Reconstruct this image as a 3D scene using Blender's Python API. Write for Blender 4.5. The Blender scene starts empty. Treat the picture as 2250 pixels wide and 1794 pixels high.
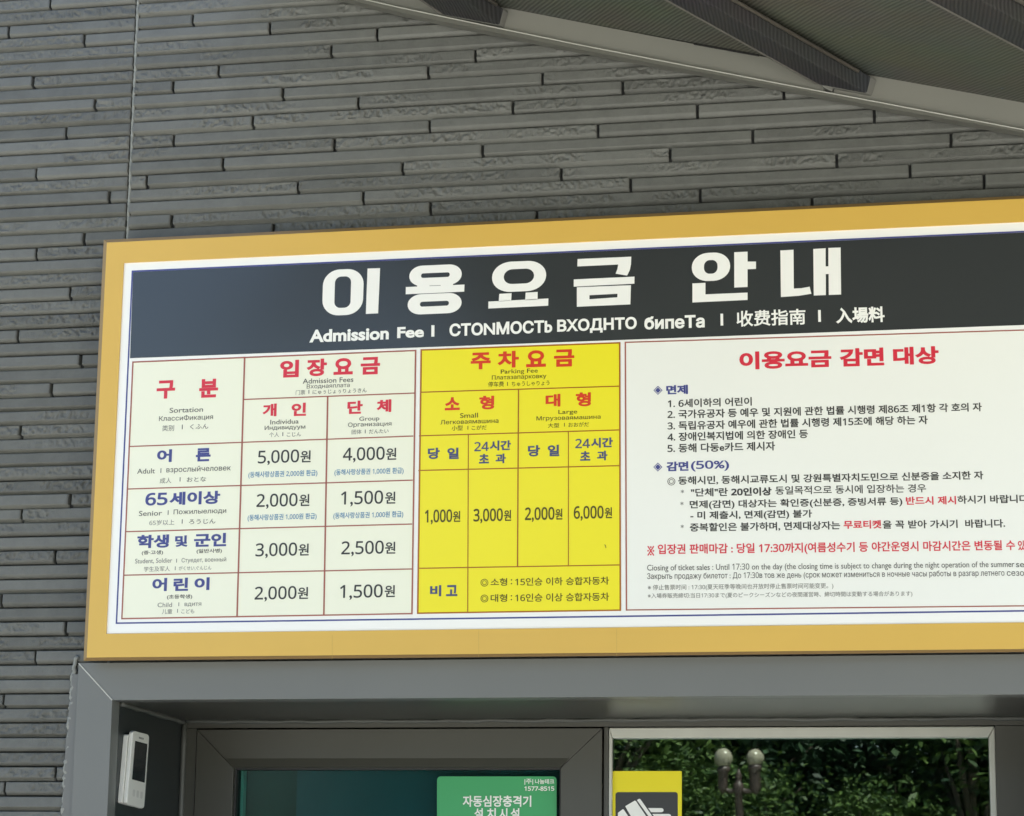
import bpy, bmesh, math, random
import numpy as np
from mathutils import Vector, Matrix
from mathutils.geometry import delaunay_2d_cdt

sc = bpy.context.scene
COL = sc.collection
rng = np.random.default_rng(7)
random.seed(7)

# ------------------------------------------------------------------ camera (solved from the photograph's straight lines)
W, H = 2250.0, 1794.0
F_PX, PPX, PPY = 4480.0, 1125.0, 1270.27          # the photo is cropped, so its optical centre sits low
PAN, TILT, ROLL = 0.1754827, -0.1647462, 0.0125147


def rot_matrix():
    a, b, c = PAN, TILT, ROLL
    B = np.array([[1, 0, 0], [0, 0, -1], [0, 1, 0.]])
    Ry = np.array([[np.cos(a), 0, np.sin(a)], [0, 1, 0], [-np.sin(a), 0, np.cos(a)]])
    Rx = np.array([[1, 0, 0], [0, np.cos(b), -np.sin(b)], [0, np.sin(b), np.cos(b)]])
    Rz = np.array([[np.cos(c), -np.sin(c), 0], [np.sin(c), np.cos(c), 0], [0, 0, 1]])
    return Rz @ Rx @ Ry @ B


RM = rot_matrix()


def rays(p):
    p = np.atleast_2d(np.asarray(p, float))
    d = np.stack([(p[:, 0] - PPX) / F_PX, (p[:, 1] - PPY) / F_PX, np.ones(len(p))], 1)
    return d @ RM


Y_WALL, Y_SIGN, Y_TRIM = 0.0, -0.085, -0.030
_a = rays([[228, 528], [184, 1452]])
_a = _a / _a[:, 1:2]
DIST = 1.0 / (_a[0, 2] - _a[1, 2])                  # the price board is one metre tall
CAM = np.array([0.0, Y_SIGN - DIST, 0.0])
CAM[2] = 2.17 - _a[1, 2] * DIST                     # and its lower edge hangs 2.17 m above the ground


def U(p, Y):
    """points of the photograph carried onto the upright plane y = Y"""
    d = rays(p)
    return CAM + d * ((Y - CAM[1]) / d[:, 1])[:, None]


def UX(p, X):
    d = rays(p)
    return CAM + d * ((X - CAM[0]) / d[:, 0])[:, None]


def UP(p, o, n):
    d = rays(p)
    t = ((o - CAM) @ n) / (d @ n)
    return CAM + d * t[:, None]


cam = bpy.data.objects.new('camera', bpy.data.cameras.new('camera'))
COL.objects.link(cam)
cam.data.sensor_width = 36.0
cam.data.lens = F_PX / W * 36.0
cam.data.shift_y = (PPY - H / 2) / W
cam.data.clip_start = 0.05
cam.data.clip_end = 2000.0
M4 = Matrix.Identity(4)
for i in range(3):
    M4[i][0] = RM[0, i]
    M4[i][1] = -RM[1, i]
    M4[i][2] = -RM[2, i]
    M4[i][3] = CAM[i]
cam.matrix_world = M4
sc.camera = cam

# ------------------------------------------------------------------ daylight
SUN_EL, SUN_AZ = math.radians(64), math.radians(48)     # azimuth from +Y (behind the building) towards +X
wd = bpy.data.worlds.new('World')
sc.world = wd
wd.use_nodes = True
nt = wd.node_tree
sky = nt.nodes.new('ShaderNodeTexSky')
sky.sky_type = 'NISHITA'
sky.sun_disc = False
sky.sun_elevation = SUN_EL
sky.sun_rotation = SUN_AZ
sky.air_density = 1.0
sky.dust_density = 2.0
sky.ozone_density = 1.0
bg = nt.nodes['Background']
bg.inputs[1].default_value = 0.085
nt.links.new(sky.outputs[0], bg.inputs[0])
sun = bpy.data.objects.new('sun', bpy.data.lights.new('sun', 'SUN'))
COL.objects.link(sun)
sun.data.energy = 5.0
sun.data.angle = math.radians(0.5)
sun.data.color = (1.0, 0.965, 0.91)
sd = Vector((math.sin(SUN_AZ) * math.cos(SUN_EL), math.cos(SUN_AZ) * math.cos(SUN_EL), math.sin(SUN_EL)))
sun.rotation_euler = (-sd).to_track_quat('-Z', 'Y').to_euler()
sun.location = sd * 30
sc.view_settings.view_transform = 'Standard'
sc.view_settings.look = 'None'
sc.view_settings.gamma = 1.0
sc.view_settings.exposure = 2.04
sc.cycles.max_bounces = 10
sc.cycles.diffuse_bounces = 6
sc.cycles.glossy_bounces = 4
sc.cycles.transparent_max_bounces = 12
sc.cycles.caustics_reflective = False
sc.cycles.caustics_refractive = False
sc.cycles.use_denoising = True


# ------------------------------------------------------------------ materials
def lin(r, g, b):
    f = lambda c: (c / 255 / 12.92) if c / 255 < 0.04045 else ((c / 255 + 0.055) / 1.055) ** 2.4
    return (f(r), f(g), f(b))


MATS = {}


def mat(name, col, rough=0.6, spec=0.5, metal=0.0, var=0.06, vscale=6.0, bump=0.0, bscale=300.0, coat=0.0, detail=4.0):
    if name in MATS:
        return MATS[name]
    m = bpy.data.materials.new(name)
    m.use_nodes = True
    n, l = m.node_tree.nodes, m.node_tree.links
    p = n['Principled BSDF']
    tc = n.new('ShaderNodeTexCoord')
    p.inputs['Roughness'].default_value = rough
    p.inputs['Specular IOR Level'].default_value = spec
    p.inputs['Metallic'].default_value = metal
    p.inputs['Coat Weight'].default_value = coat
    no = n.new('ShaderNodeTexNoise')
    no.inputs['Scale'].default_value = vscale
    no.inputs['Detail'].default_value = detail
    l.new(tc.outputs['Object'], no.inputs['Vector'])
    mx = n.new('ShaderNodeMix')
    mx.data_type = 'RGBA'
    mx.inputs[6].default_value = (*[max(0, c * (1 - var)) for c in col], 1)
    mx.inputs[7].default_value = (*[min(1, c * (1 + var)) for c in col], 1)
    l.new(no.outputs['Fac'], mx.inputs[0])
    l.new(mx.outputs[2], p.inputs['Base Color'])
    if bump > 0:
        nb = n.new('ShaderNodeTexNoise')
        nb.inputs['Scale'].default_value = bscale
        nb.inputs['Detail'].default_value = 3.0
        l.new(tc.outputs['Object'], nb.inputs['Vector'])
        b = n.new('ShaderNodeBump')
        b.inputs['Strength'].default_value = bump
        b.inputs['Distance'].default_value = 0.002
        l.new(nb.outputs['Fac'], b.inputs['Height'])
        l.new(b.outputs[0], p.inputs['Normal'])
    MATS[name] = m
    return m


# ------------------------------------------------------------------ mesh helpers
def link(name, me, m=None, parent=None):
    o = bpy.data.objects.new(name, me)
    COL.objects.link(o)
    if m is not None:
        me.materials.append(m)
    if parent is not None:
        o.parent = parent
    return o


def mesh_of(name, v, f, m=None, parent=None, smooth=False):
    me = bpy.data.meshes.new(name)
    me.from_pydata([tuple(map(float, x)) for x in v], [], [tuple(int(i) for i in q) for q in f])
    me.validate()
    me.update()
    if smooth:
        me.polygons.foreach_set('use_smooth', [True] * len(me.polygons))
    return link(name, me, m, parent)


class MB:
    """collects solids and sheets; build() links them as one mesh object"""

    def __init__(s):
        s.v, s.f = [], []

    def add(s, v, f):
        o = len(s.v)
        s.v += [tuple(map(float, x)) for x in v]
        s.f += [tuple(int(i) + o for i in q) for q in f]

    def box(s, x0, x1, y0, y1, z0, z1):
        v = [(x, y, z) for x in (x0, x1) for y in (y0, y1) for z in (z0, z1)]
        s.add(v, [(0, 1, 3, 2), (4, 6, 7, 5), (0, 4, 5, 1), (2, 3, 7, 6), (0, 2, 6, 4), (1, 5, 7, 3)])

    def hexa(s, a, b):
        """solid between two quads with matching corners"""
        s.add(list(a) + list(b), [(0, 1, 2, 3), (7, 6, 5, 4), (0, 4, 5, 1), (1, 5, 6, 2), (2, 6, 7, 3), (3, 7, 4, 0)])

    def quad(s, q):
        s.add(q, [(0, 1, 2, 3)])

    def prism(s, poly, n, depth):
        poly = np.asarray(poly, float)
        k = len(poly)
        back = poly + np.asarray(n, float) * depth
        s.add(list(poly) + list(back), [tuple(range(k)), tuple(range(2 * k - 1, k - 1, -1))] +
              [(i, (i + 1) % k + 0, (i + 1) % k + k, i + k) for i in range(k)])

    def tube(s, pts, rad, seg=12, cap=True):
        pts = [Vector(p) for p in pts]
        if not hasattr(rad, '__len__'):
            rad = [rad] * len(pts)
        base = len(s.v)
        up = Vector((0.13, 0.27, 0.95))
        for i, p in enumerate(pts):
            d = (pts[min(i + 1, len(pts) - 1)] - pts[max(i - 1, 0)]).normalized()
            a = d.cross(up)
            if a.length < 1e-3:
                a = d.cross(Vector((1, 0, 0)))
            a.normalize()
            b = d.cross(a)
            for k in range(seg):
                t = 2 * math.pi * k / seg
                s.v.append(tuple(p + (a * math.cos(t) + b * math.sin(t)) * rad[i]))
        for i in range(len(pts) - 1):
            for k in range(seg):
                k2 = (k + 1) % seg
                s.f.append((base + i * seg + k, base + i * seg + k2, base + (i + 1) * seg + k2, base + (i + 1) * seg + k))
        if cap:
            s.f.append(tuple(base + k for k in range(seg))[::-1])
            s.f.append(tuple(base + (len(pts) - 1) * seg + k for k in range(seg)))

    def lathe(s, c, prof, seg=24):
        base = len(s.v)
        for r, z in prof:
            for k in range(seg):
                t = 2 * math.pi * k / seg
                s.v.append((c[0] + r * math.cos(t), c[1] + r * math.sin(t), c[2] + z))
        for i in range(len(prof) - 1):
            for k in range(seg):
                k2 = (k + 1) % seg
                s.f.append((base + i * seg + k, base + i * seg + k2, base + (i + 1) * seg + k2, base + (i + 1) * seg + k))

    def build(s, name, m, parent=None, smooth=False, bevel=0.0):
        o = mesh_of(name, s.v, s.f, m, parent, smooth)
        bm = bmesh.new()
        bm.from_mesh(o.data)
        bmesh.ops.recalc_face_normals(bm, faces=bm.faces)
        if bevel > 0:
            es = [e for e in bm.edges if len(e.link_faces) == 2 and e.calc_face_angle(0) > 0.6]
            bmesh.ops.bevel(bm, geom=es, offset=bevel, segments=2, profile=0.5, affect='EDGES', clamp_overlap=True)
        bm.to_mesh(o.data)
        bm.free()
        return o


def empty(name, loc, label=None, cat=None, group=None):
    o = bpy.data.objects.new(name, None)
    COL.objects.link(o)
    o.empty_display_size = 0.1
    if label:
        o['label'] = label
    if cat:
        o['category'] = cat
    if group:
        o['group'] = group
    return o


def structure(o):
    o['kind'] = 'structure'
    return o


# ================================================================== THE SETTING
def ground_material(name, c1, c2, scale):
    m = bpy.data.materials.new(name)
    m.use_nodes = True
    n, l = m.node_tree.nodes, m.node_tree.links
    p = n['Principled BSDF']
    p.inputs['Roughness'].default_value = 0.9
    tc = n.new('ShaderNodeTexCoord')
    no = n.new('ShaderNodeTexNoise')
    no.inputs['Scale'].default_value = scale
    no.inputs['Detail'].default_value = 8
    l.new(tc.outputs['Object'], no.inputs['Vector'])
    mx = n.new('ShaderNodeMix')
    mx.data_type = 'RGBA'
    mx.inputs[6].default_value = (*c1, 1)
    mx.inputs[7].default_value = (*c2, 1)
    l.new(no.outputs['Fac'], mx.inputs[0])
    l.new(mx.outputs[2], p.inputs['Base Color'])
    return m


mb = MB()
mb.quad([(-600, -600, -0.004), (600, -600, -0.004), (600, 600, -0.004), (-600, 600, -0.004)])
structure(mb.build('ground', ground_material('lawn_soil', (0.05, 0.075, 0.025), (0.10, 0.12, 0.05), 3.0)))


def paver_material():
    m = bpy.data.materials.new('concrete_pavers')
    m.use_nodes = True
    n, l = m.node_tree.nodes, m.node_tree.links
    p = n['Principled BSDF']
    p.inputs['Roughness'].default_value = 0.85
    tc = n.new('ShaderNodeTexCoord')
    br = n.new('ShaderNodeTexBrick')
    br.inputs['Scale'].default_value = 2.5
    br.inputs['Color1'].default_value = (0.50, 0.49, 0.445, 1)
    br.inputs['Color2'].default_value = (0.43, 0.42, 0.38, 1)
    br.inputs['Mortar'].default_value = (0.16, 0.15, 0.13, 1)
    br.inputs['Mortar Size'].default_value = 0.012
    l.new(tc.outputs['Object'], br.inputs['Vector'])
    l.new(br.outputs['Color'], p.inputs['Base Color'])
    return m


mb = MB()
mb.quad([(-14, -24, 0), (14, -24, 0), (14, 9, 0), (-14, 9, 0)])
structure(mb.build('pavement', paver_material()))

# ================================================================== TICKET OFFICE
office = empty('ticket_office', (0, 0, 0), 'grey ticket office with ribbed stone siding and a recessed glazed door and window', 'building')

# ---- where the opening sits
JX = float(U([[246.6, 1541]], Y_TRIM)[0, 0])               # left jamb
OZ = float(np.mean(U([[248, 1537.6], [2250, 1527.7]], Y_TRIM)[:, 2]))   # soffit edge
_j = rays([[401, 1588.6]])[0]
Y_IN = float(CAM[1] + _j[1] * (JX - CAM[0]) / _j[0])       # depth of the recess
JR = float(U([[2345, 1560]], Y_TRIM)[0, 0])
TRIM_L = float(np.mean(U([[174.8, 1457], [154, 1794]], Y_TRIM)[:, 0]))
TRIM_T = float(U([[1000, 1425]], Y_TRIM)[0, 2])
BX0, BX1, BZ = -5.0, 5.2, 4.7

wall_core = mat('wall_core', (0.045, 0.047, 0.047), 0.9)
mb = MB()
YB = 0.0175
mb.box(BX0, TRIM_L + 0.03, YB, 0.30, 0, BZ)
mb.box(TRIM_L + 0.03, JR + 0.06, YB, 0.30, OZ + 0.03, BZ)
mb.box(JR + 0.06, BX1, YB, 0.30, 0, BZ)
mb.box(BX0, BX0 + 0.25, 0.30, 6.0, 0, BZ)
mb.box(BX1 - 0.25, BX1, 0.30, 6.0, 0, BZ)
mb.box(BX0 + 0.25, BX1 - 0.25, 5.75, 6.0, 0, BZ)
mb.build('wall', wall_core, office)
mb = MB()
mb.box(BX0 - 0.05, BX1 + 0.05, -0.05, 6.05, BZ, BZ + 0.2)
mb.build('roof', mat('roof_flashing', (0.2, 0.2, 0.2), 0.5), office)

# ---- stone strip siding: every strip is carved geometry
TICKS = []
for x, y in [(211, 8), (36, 118), (352, 155), (808, 82), (1133, 118), (1583, 147), (1390, 215), (1995, 240), (138, 330), (916, 300), (1797, 305), (726, 365), (1186, 397), (398, 427), (1504, 438), (277, 545), (1061, 515), (1803, 535), (727, 588), (1402, 612), (2024, 638), (152, 718), (936, 690), (1689, 712), (615, 763), (458, 815), (1250, 790), (1525, 838), (720, 930), (1806, 882), (352, 990), (1148, 960), (152, 1055), (294, 1220), (73, 1398), (338, 1505), (215, 1628)]:
    TICKS.append((x * .5235, y * .5235))
for x, y in [(127, 338), (464, 376), (1141, 400), (778, 475), (360, 553), (1521, 496), (1010, 583), (1843, 597), (663, 657), (1363, 685), (1671, 713), (206, 740), (497, 785), (1982, 776), (790, 830), (1260, 858), (104, 905), (3, 460)]:
    TICKS.append((1125 + x * .5235, y * .5235))
for x, y in [(86, 88), (294, 378), (90, 442), (232, 618), (6, 805), (277, 922), (148, 1047), (14, 1232), (232, 1547), (18, 1612)]:
    TICKS.append((x * .5218, 900 + y * .5218))
TK = U(TICKS, Y_WALL)
# course height and phase that fit the joints best
best = None
for p_ in np.arange(0.0290, 0.0370, 0.00002):
    a_ = np.exp(2j * np.pi * TK[:, 2] / p_)
    s_ = abs(a_.mean())
    if best is None or s_ > best[0]:
        best = (s_, p_, np.angle(a_.mean()) / (2 * np.pi) * p_)
PITCH, PHASE = best[1], best[2]
print('course pitch', best, 'recess', Y_IN, 'dist', DIST, 'cam', CAM, 'jamb', JX, OZ)
CAULK_X = float(np.mean(U([[301, 2], [277.5, 520]], Y_WALL)[:, 0]))


def vnoise(x, z, cell, seed):
    """smooth value noise"""
    r = np.random.default_rng(seed)
    g = r.random((257, 257))
    u, v = x / cell, z / cell
    i, j = np.floor(u).astype(int), np.floor(v).astype(int)
    a, b = u - i, v - j
    a = a * a * (3 - 2 * a)
    b = b * b * (3 - 2 * b)
    i %= 256
    j %= 256
    return (g[i, j] * (1 - a) + g[i + 1, j] * a) * (1 - b) + (g[i, j + 1] * (1 - a) + g[i + 1, j + 1] * a) * b


def siding():
    V, Fq, RO, TN = [], [], [], []
    nv = 0
    fine = (float(U([[-60, 900]], 0)[0, 0]), float(U([[2330, 300]], 0)[0, 0]))
    ztop, zbot = float(U([[1100, -60]], 0)[0, 2]), float(U([[100, 1850]], 0)[0, 2])
    sx0, sx1 = float(U([[330, 700]], 0)[0, 0]), 9.0
    sz0, sz1 = float(U([[330, 1400]], 0)[0, 2]), float(U([[700, 610]], 0)[0, 2])
    k0, k1 = int(math.floor((0.05 - PHASE) / PITCH)), int(math.floor((BZ - 0.03 - PHASE) / PITCH))
    by = {}
    for q in TK:
        k = int(round((q[2] - PHASE) / PITCH))
        by.setdefault(k, []).append(q[0])
    G = 0.0033                                           # half joint
    for k in range(k0, k1):
        zc = PHASE + k * PITCH
        z0, z1 = zc - PITCH / 2, zc + PITCH / 2
        r = random.Random(k * 77 + 5)
        cuts = [(BX0 + 0.02, 0), (BX1 - 0.02, 0), (CAULK_X, 1)]
        cuts += [(x, 0) for x in by.get(k, [])]
        xs = sorted(by.get(k, []))
        x = BX0 + r.uniform(.2, .9)
        while x < BX1 - .3:
            lo, hi = fine
            if not (lo < x < hi) or sz0 < zc < sz1 and x > sx0:
                if all(abs(x - c[0]) > .25 for c in cuts):
                    cuts.append((x, 0))
            x += r.uniform(.55, .95)
        cuts.sort()
        for (xa, fa), (xb, fb) in zip(cuts[:-1], cuts[1:]):
            ga, gb = (0.0042 if fa else G), (0.0042 if fb else G)
            a, b = xa + ga, xb - gb
            if b - a < .01:
                continue
            r2 = random.Random(int(a * 1000) * 31 + k * 977)
            rough = r2.choice([1.0, 1.0, .75]) if r2.random() < .66 else 0.12
            lift = r2.choice([0.0, 0.002, 0.0045, 0.0035])
            bev = r2.choice([0.20, 0.22, 0.10, 0.25])
            if z1 < OZ + 0.05:                           # below the soffit: beside the opening only
                segs = []
                if a < TRIM_L + .004:
                    segs.append((a, min(b, TRIM_L + .004)))
                if b > JR + .08:
                    segs.append((max(a, JR + .08), b))
            else:
                segs = [(a, b)]
            for a_, b_ in segs:
                if b_ - a_ < .004:
                    continue
                vis = (z1 > zbot and z0 < ztop and b_ > fine[0] and a_ < fine[1])
                hid = (sz0 < z0 and z1 < sz1 and a_ > sx0)
                stepx = .0025 if vis and not hid else .25
                n = max(1, int(math.ceil((b_ - a_) / stepx)))
                X = np.linspace(a_, b_, n + 1)
                nf = 9 if (vis and not hid) else 1
                d0 = -lift
                if r2.random() < .47:                    # strip with a long bevel under its face
                    b0 = r2.uniform(.29, .34)
                    tt = [0.085, 0.093, .10 + (b0 - .10) * .5, b0]
                    yy = [0.018, 0.0086 + d0, 0.0043 + d0, d0]
                else:                                    # square-edged strip above a sunk band
                    b0 = r2.uniform(.23, .29)
                    tt = [0.040, 0.046, b0 - .012, b0]
                    yy = [0.018, 0.0115 + d0, 0.0135 + d0, d0 - .0004]
                fz = np.linspace(b0, 0.955, nf + 1)[1:]
                tt += list(fz)
                yy += [d0 + .0022 * (q - b0) / (.955 - b0) for q in fz]
                tt += [0.972, 0.978]
                yy += [d0 + .0038, 0.018]
                T = np.array(tt)
                D = np.array(yy)
                Z = z0 + T * PITCH
                XX, ZZ = np.meshgrid(X, Z)
                YY = np.repeat(D[:, None], n + 1, 1).copy()
                if stepx < .1:
                    mask = np.zeros(len(T))
                    mask[4:3 + nf] = 1
                    mask[4] = .7
                    mask[2 + nf] = .7
                    sk = .45 if r2.random() < .5 else -.35
                    e1 = vnoise(XX + sk * ZZ, ZZ * .62, .0105, 11 + k % 7)
                    e2 = vnoise(XX - .3 * ZZ, ZZ * .8, .0060, 23)
                    e3 = vnoise(XX, ZZ, .0036, 31)
                    e4 = vnoise(XX * .9 + ZZ * sk, ZZ * .7, .0085, 57)
                    big = vnoise(XX, ZZ * .3, .085, 41 + k % 5)
                    on = np.clip((big - .34) * 4.5, 0, 1)
                    chip = np.clip((e1 * .55 + e2 * .45 - .50) * 9, 0, 1)
                    ridg = 1 - np.abs(2 * e4 - 1)
                    h = (-.0036 * chip * on + .0034 * (ridg ** 4) * on + .0018 * (e3 - .5) * on + .0005 * (e2 - .5)) * rough
                    YY -= h * mask[:, None]
                    # ends rounded off a little
                    edge = np.clip(np.minimum(XX - a_, b_ - XX) / .003, 0, 1)
                    YY[1:-1] += (.0022 * (1 - edge) ** 2)[1:-1]
                rows = len(T)
                vv = np.stack([XX, YY, ZZ], -1).reshape(-1, 3)
                idx = np.arange(rows * (n + 1)).reshape(rows, n + 1) + nv
                q = np.stack([idx[:-1, :-1], idx[:-1, 1:], idx[1:, 1:], idx[1:, :-1]], -1).reshape(-1, 4)
                V.append(vv)
                Fq.append(q)
                RO.append(np.full(len(vv), rough))
                TN.append(np.full(len(vv), r2.random()))
                nv += len(vv)
                # end faces
                for col in (0, n):
                    e = vv.reshape(rows, n + 1, 3)[:, col]
                    eb = e.copy()
                    eb[:, 1] = .018
                    V.append(np.concatenate([e, eb]))
                    i0 = np.arange(rows - 1) + nv
                    qq = np.stack([i0, i0 + 1, i0 + 1 + rows, i0 + rows], -1)
                    Fq.append(qq if col else qq[:, ::-1])
                    RO.append(np.zeros(2 * rows))
                    TN.append(np.full(2 * rows, .5))
                    nv += 2 * rows
    V = np.concatenate(V)
    Q = np.concatenate(Fq)
    me = bpy.data.meshes.new('siding')
    me.vertices.add(len(V))
    me.vertices.foreach_set('co', V.ravel())
    me.loops.add(len(Q) * 4)
    me.loops.foreach_set('vertex_index', Q.ravel())
    me.polygons.add(len(Q))
    me.polygons.foreach_set('loop_start', np.arange(len(Q)) * 4)
    me.update(calc_edges=True)
    at = me.attributes.new('tone', 'FLOAT', 'POINT')
    at.data.foreach_set('value', np.concatenate(TN).astype(np.float32))
    at = me.attributes.new('rugged', 'FLOAT', 'POINT')
    at.data.foreach_set('value', np.concatenate(RO).astype(np.float32))
    m = bpy.data.materials.new('stone_siding')
    m.use_nodes = True
    n, l = m.node_tree.nodes, m.node_tree.links
    p = n['Principled BSDF']
    p.inputs['Roughness'].default_value = 0.62
    p.inputs['Specular IOR Level'].default_value = 0.4
    tc = n.new('ShaderNodeTexCoord')
    at = n.new('ShaderNodeAttribute')
    at.attribute_name = 'tone'
    ar = n.new('ShaderNodeAttribute')
    ar.attribute_name = 'rugged'
    no = n.new('ShaderNodeTexNoise')
    no.inputs['Scale'].default_value = 14
    no.inputs['Detail'].default_value = 8
    no.inputs['Roughness'].default_value = .7
    l.new(tc.outputs['Object'], no.inputs['Vector'])
    ad = n.new('ShaderNodeMath')
    ad.operation = 'MULTIPLY_ADD'
    ad.inputs[1].default_value = 0.45
    l.new(at.outputs['Fac'], ad.inputs[0])
    l.new(no.outputs['Fac'], ad.inputs[2])
    rp = n.new('ShaderNodeValToRGB')
    rp.color_ramp.elements[0].position = .35
    rp.color_ramp.elements[0].color = (*[c * .76 for c in SIDING_RGB], 1)
    rp.color_ramp.elements[1].position = 1.05 if False else 1.0
    rp.color_ramp.elements[1].color = (*[c * 1.22 for c in SIDING_RGB], 1)
    l.new(ad.outputs[0], rp.inputs[0])
    l.new(rp.outputs[0], p.inputs['Base Color'])
    nb = n.new('ShaderNodeTexNoise')
    nb.inputs['Scale'].default_value = 330
    nb.inputs['Detail'].default_value = 4
    l.new(tc.outputs['Object'], nb.inputs['Vector'])
    b = n.new('ShaderNodeBump')
    b.inputs['Distance'].default_value = .0022
    mm = n.new('ShaderNodeMath')
    mm.operation = 'MULTIPLY_ADD'
    mm.inputs[1].default_value = .4
    mm.inputs[2].default_value = .4
    l.new(ar.outputs['Fac'], mm.inputs[0])
    l.new(mm.outputs[0], b.inputs['Strength'])
    l.new(nb.outputs['Fac'], b.inputs['Height'])
    l.new(b.outputs[0], p.inputs['Normal'])
    return link('siding', me, m, office)


SIDING_RGB = (0.122, 0.125, 0.115)
siding()

# ---- vertical caulk joint and the smeared caulk beside the surround
caulk = mat('grey_caulk', (0.255, 0.26, 0.235), 0.55, var=.12, vscale=30, bump=.3, bscale=120)
mb = MB()
zz = np.arange(0.1, BZ - .05, .004)
ph = np.cos((zz - PHASE) / PITCH * 2 * math.pi)
mb.tube([(CAULK_X + .001 + .0004 * math.sin(z * 61) + random.uniform(-.0004, .0004), .0066 - .0014 * q + random.uniform(-.0006, .0006), z) for z, q in zip(zz, ph)],
        [.0040 - .0007 * q + random.uniform(-.0005, .0006) for q in ph], 8)
mb.build('caulk_joint', caulk, office, True)
cp = U([(166, 1442), (158, 1485), (155, 1550), (150, 1594), (149, 1637), (142, 1692), (140, 1746), (137, 1800), (132, 1860)], -0.008)
zs = np.arange(cp[-1, 2] - .9, cp[0, 2], .006)
xs = np.interp(-zs, -cp[:, 2], cp[:, 0])
mb = MB()
lump = np.abs(np.sin((zs - PHASE) / PITCH * math.pi))
mb.tube([(x + random.uniform(-.0012, .0012) + .004 * (1 - lp), -.004 + random.uniform(-.0015, .0015), z) for x, z, lp in zip(xs, zs, lump)],
        [.0058 + random.uniform(-.0012, .0016) for _ in zs], 8)
mb.build('caulk_bead', caulk, office, True)
mb = MB()                                                # flange of the surround between bead and face
for i in range(0, len(zs) - 12, 12):
    z0_, z1_ = zs[i], zs[i + 12]
    mb.box(min(xs[i], xs[i + 12]), TRIM_L - .0004, -.010, .016, z0_, z1_)
mb.build('surround_flange', mat('flange_metal', (0.15, 0.153, 0.145), 0.45), office)

# ---- metal surround of the recess
SUR = lin(150, 153, 147)
sur_m = mat('grey_sheet_metal', (0.142, 0.147, 0.140), 0.40, .5, var=.05, vscale=4, bump=.06, bscale=500)
mb = MB()
Lb = 0.0
oT = U([[176, 1458]], Y_TRIM)[0]
tz = float(oT[2])
y0, y1 = Y_TRIM, YB
# left leg with a mitred top, head, right leg
mb.hexa([(TRIM_L, y0, Lb), (JX, y0, Lb), (JX, y0, OZ), (TRIM_L, y0, tz)], [(TRIM_L, y1, Lb), (JX, y1, Lb), (JX, y1, OZ), (TRIM_L, y1, tz)])
e = .0009
RO_ = JR + (JX - TRIM_L)
mb.hexa([(TRIM_L + e, y0, tz + e), (JX + e, y0, OZ), (JR - e, y0, OZ), (RO_ - e, y0, tz + e)], [(TRIM_L + e, y1, tz + e), (JX + e, y1, OZ), (JR - e, y1, OZ), (RO_ - e, y1, tz + e)])
mb.hexa([(JR, y0, Lb), (RO_, y0, Lb), (RO_, y0, tz), (JR, y0, OZ)], [(JR, y1, Lb), (RO_, y1, Lb), (RO_, y1, tz), (JR, y1, OZ)])
mb.build('door_surround', sur_m, office, bevel=.0008)
mb = MB()
mb.tube([(TRIM_L + .001, y0 - .0006, tz), (JX, y0 - .0006, OZ)], .0016, 6)
mb.build('mitre_seam', mat('pale_sealant', (.5, .5, .46), .5), office)

# ---- reveal: jamb and soffit lining
jam_m = mat('dark_jamb_metal', (0.024, 0.029, 0.029), 0.40, .5, var=.08, vscale=5, bump=.05)
sof_m = mat('soffit_metal', (0.058, 0.058, 0.050), 0.36, .5, var=.06, vscale=5)
for xa in (JX - .02, JR):
    mb = MB()
    mb.box(xa, xa + .02, YB + .001, Y_IN, 0, OZ + .02)
    mb.build('jamb', jam_m, office)
mb = MB()
mb.box(JX + .0005, JR - .0005, YB + .001, Y_IN, OZ, OZ + .02)
mb.build('soffit', sof_m, office)
mb = MB()
pts = [(JX + .004, yy, OZ - .004 + random.uniform(-.001, .001)) for yy in np.linspace(YB, Y_IN - .002, 14)]
mb.tube(pts, [.006 + random.uniform(-.001, .002) for _ in pts], 8)
pts = [(x, Y_IN - .003, OZ - .004 + random.uniform(-.0015, .0015)) for x in np.linspace(JX + .004, JR - .004, 60)]
mb.tube(pts, [.005 + random.uniform(-.001, .0015) for _ in pts], 8)
pts = [(JX + .006, Y_IN - .003, z) for z in np.linspace(.05, OZ - .006, 40)]
mb.tube(pts, [.007 + random.uniform(-.001, .001) for _ in pts], 8)
mb.build('reveal_sealant', mat('dark_sealant', (.085, .09, .082), .5, var=.1), office, True)

# ---- frames inside the recess
YF = Y_IN
fr_m = mat('bronze_frame', (0.055, 0.055, 0.045), 0.40, .5, var=.07, vscale=8, bump=.05, bscale=700)


def ux(px, py=1690, Y=None):
    return float(U([[px, py]], YF if Y is None else Y)[0, 0])


def uz(py, px=1000, Y=None):
    return float(U([[px, py]], YF if Y is None else Y)[0, 2])


Z_H1 = uz(1598.5)                 # underside of the head strip
mb = MB()
mb.box(JX + .0005, JR - .0005, YF, YF + .07, Z_H1, OZ - .0005)              # head
mb.box(JX + .0005, ux(429), YF, YF + .07, 0, Z_H1 - .0006)                  # left post
mb.box(ux(1326), ux(1336), YF + .004, YF + .07, 0, Z_H1 - .0006)            # mullion
mb.box(ux(2189), JR - .0005, YF + .002, YF + .07, 0, Z_H1 - .0006)          # right post
mb.build('outer_frame', fr_m, office, bevel=.0012)

# door leaf: four mitred members round a tinted pane
door = bpy.data.objects.new('door', None)
COL.objects.link(door)
door.parent = office
dx0, dx1, dz1, dz0 = ux(431.5), ux(1323), Z_H1 - .004, .01
ix0, ix1, iz1, iz0 = ux(515), ux(1233), uz(1687.5), .18
g = .0006


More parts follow.
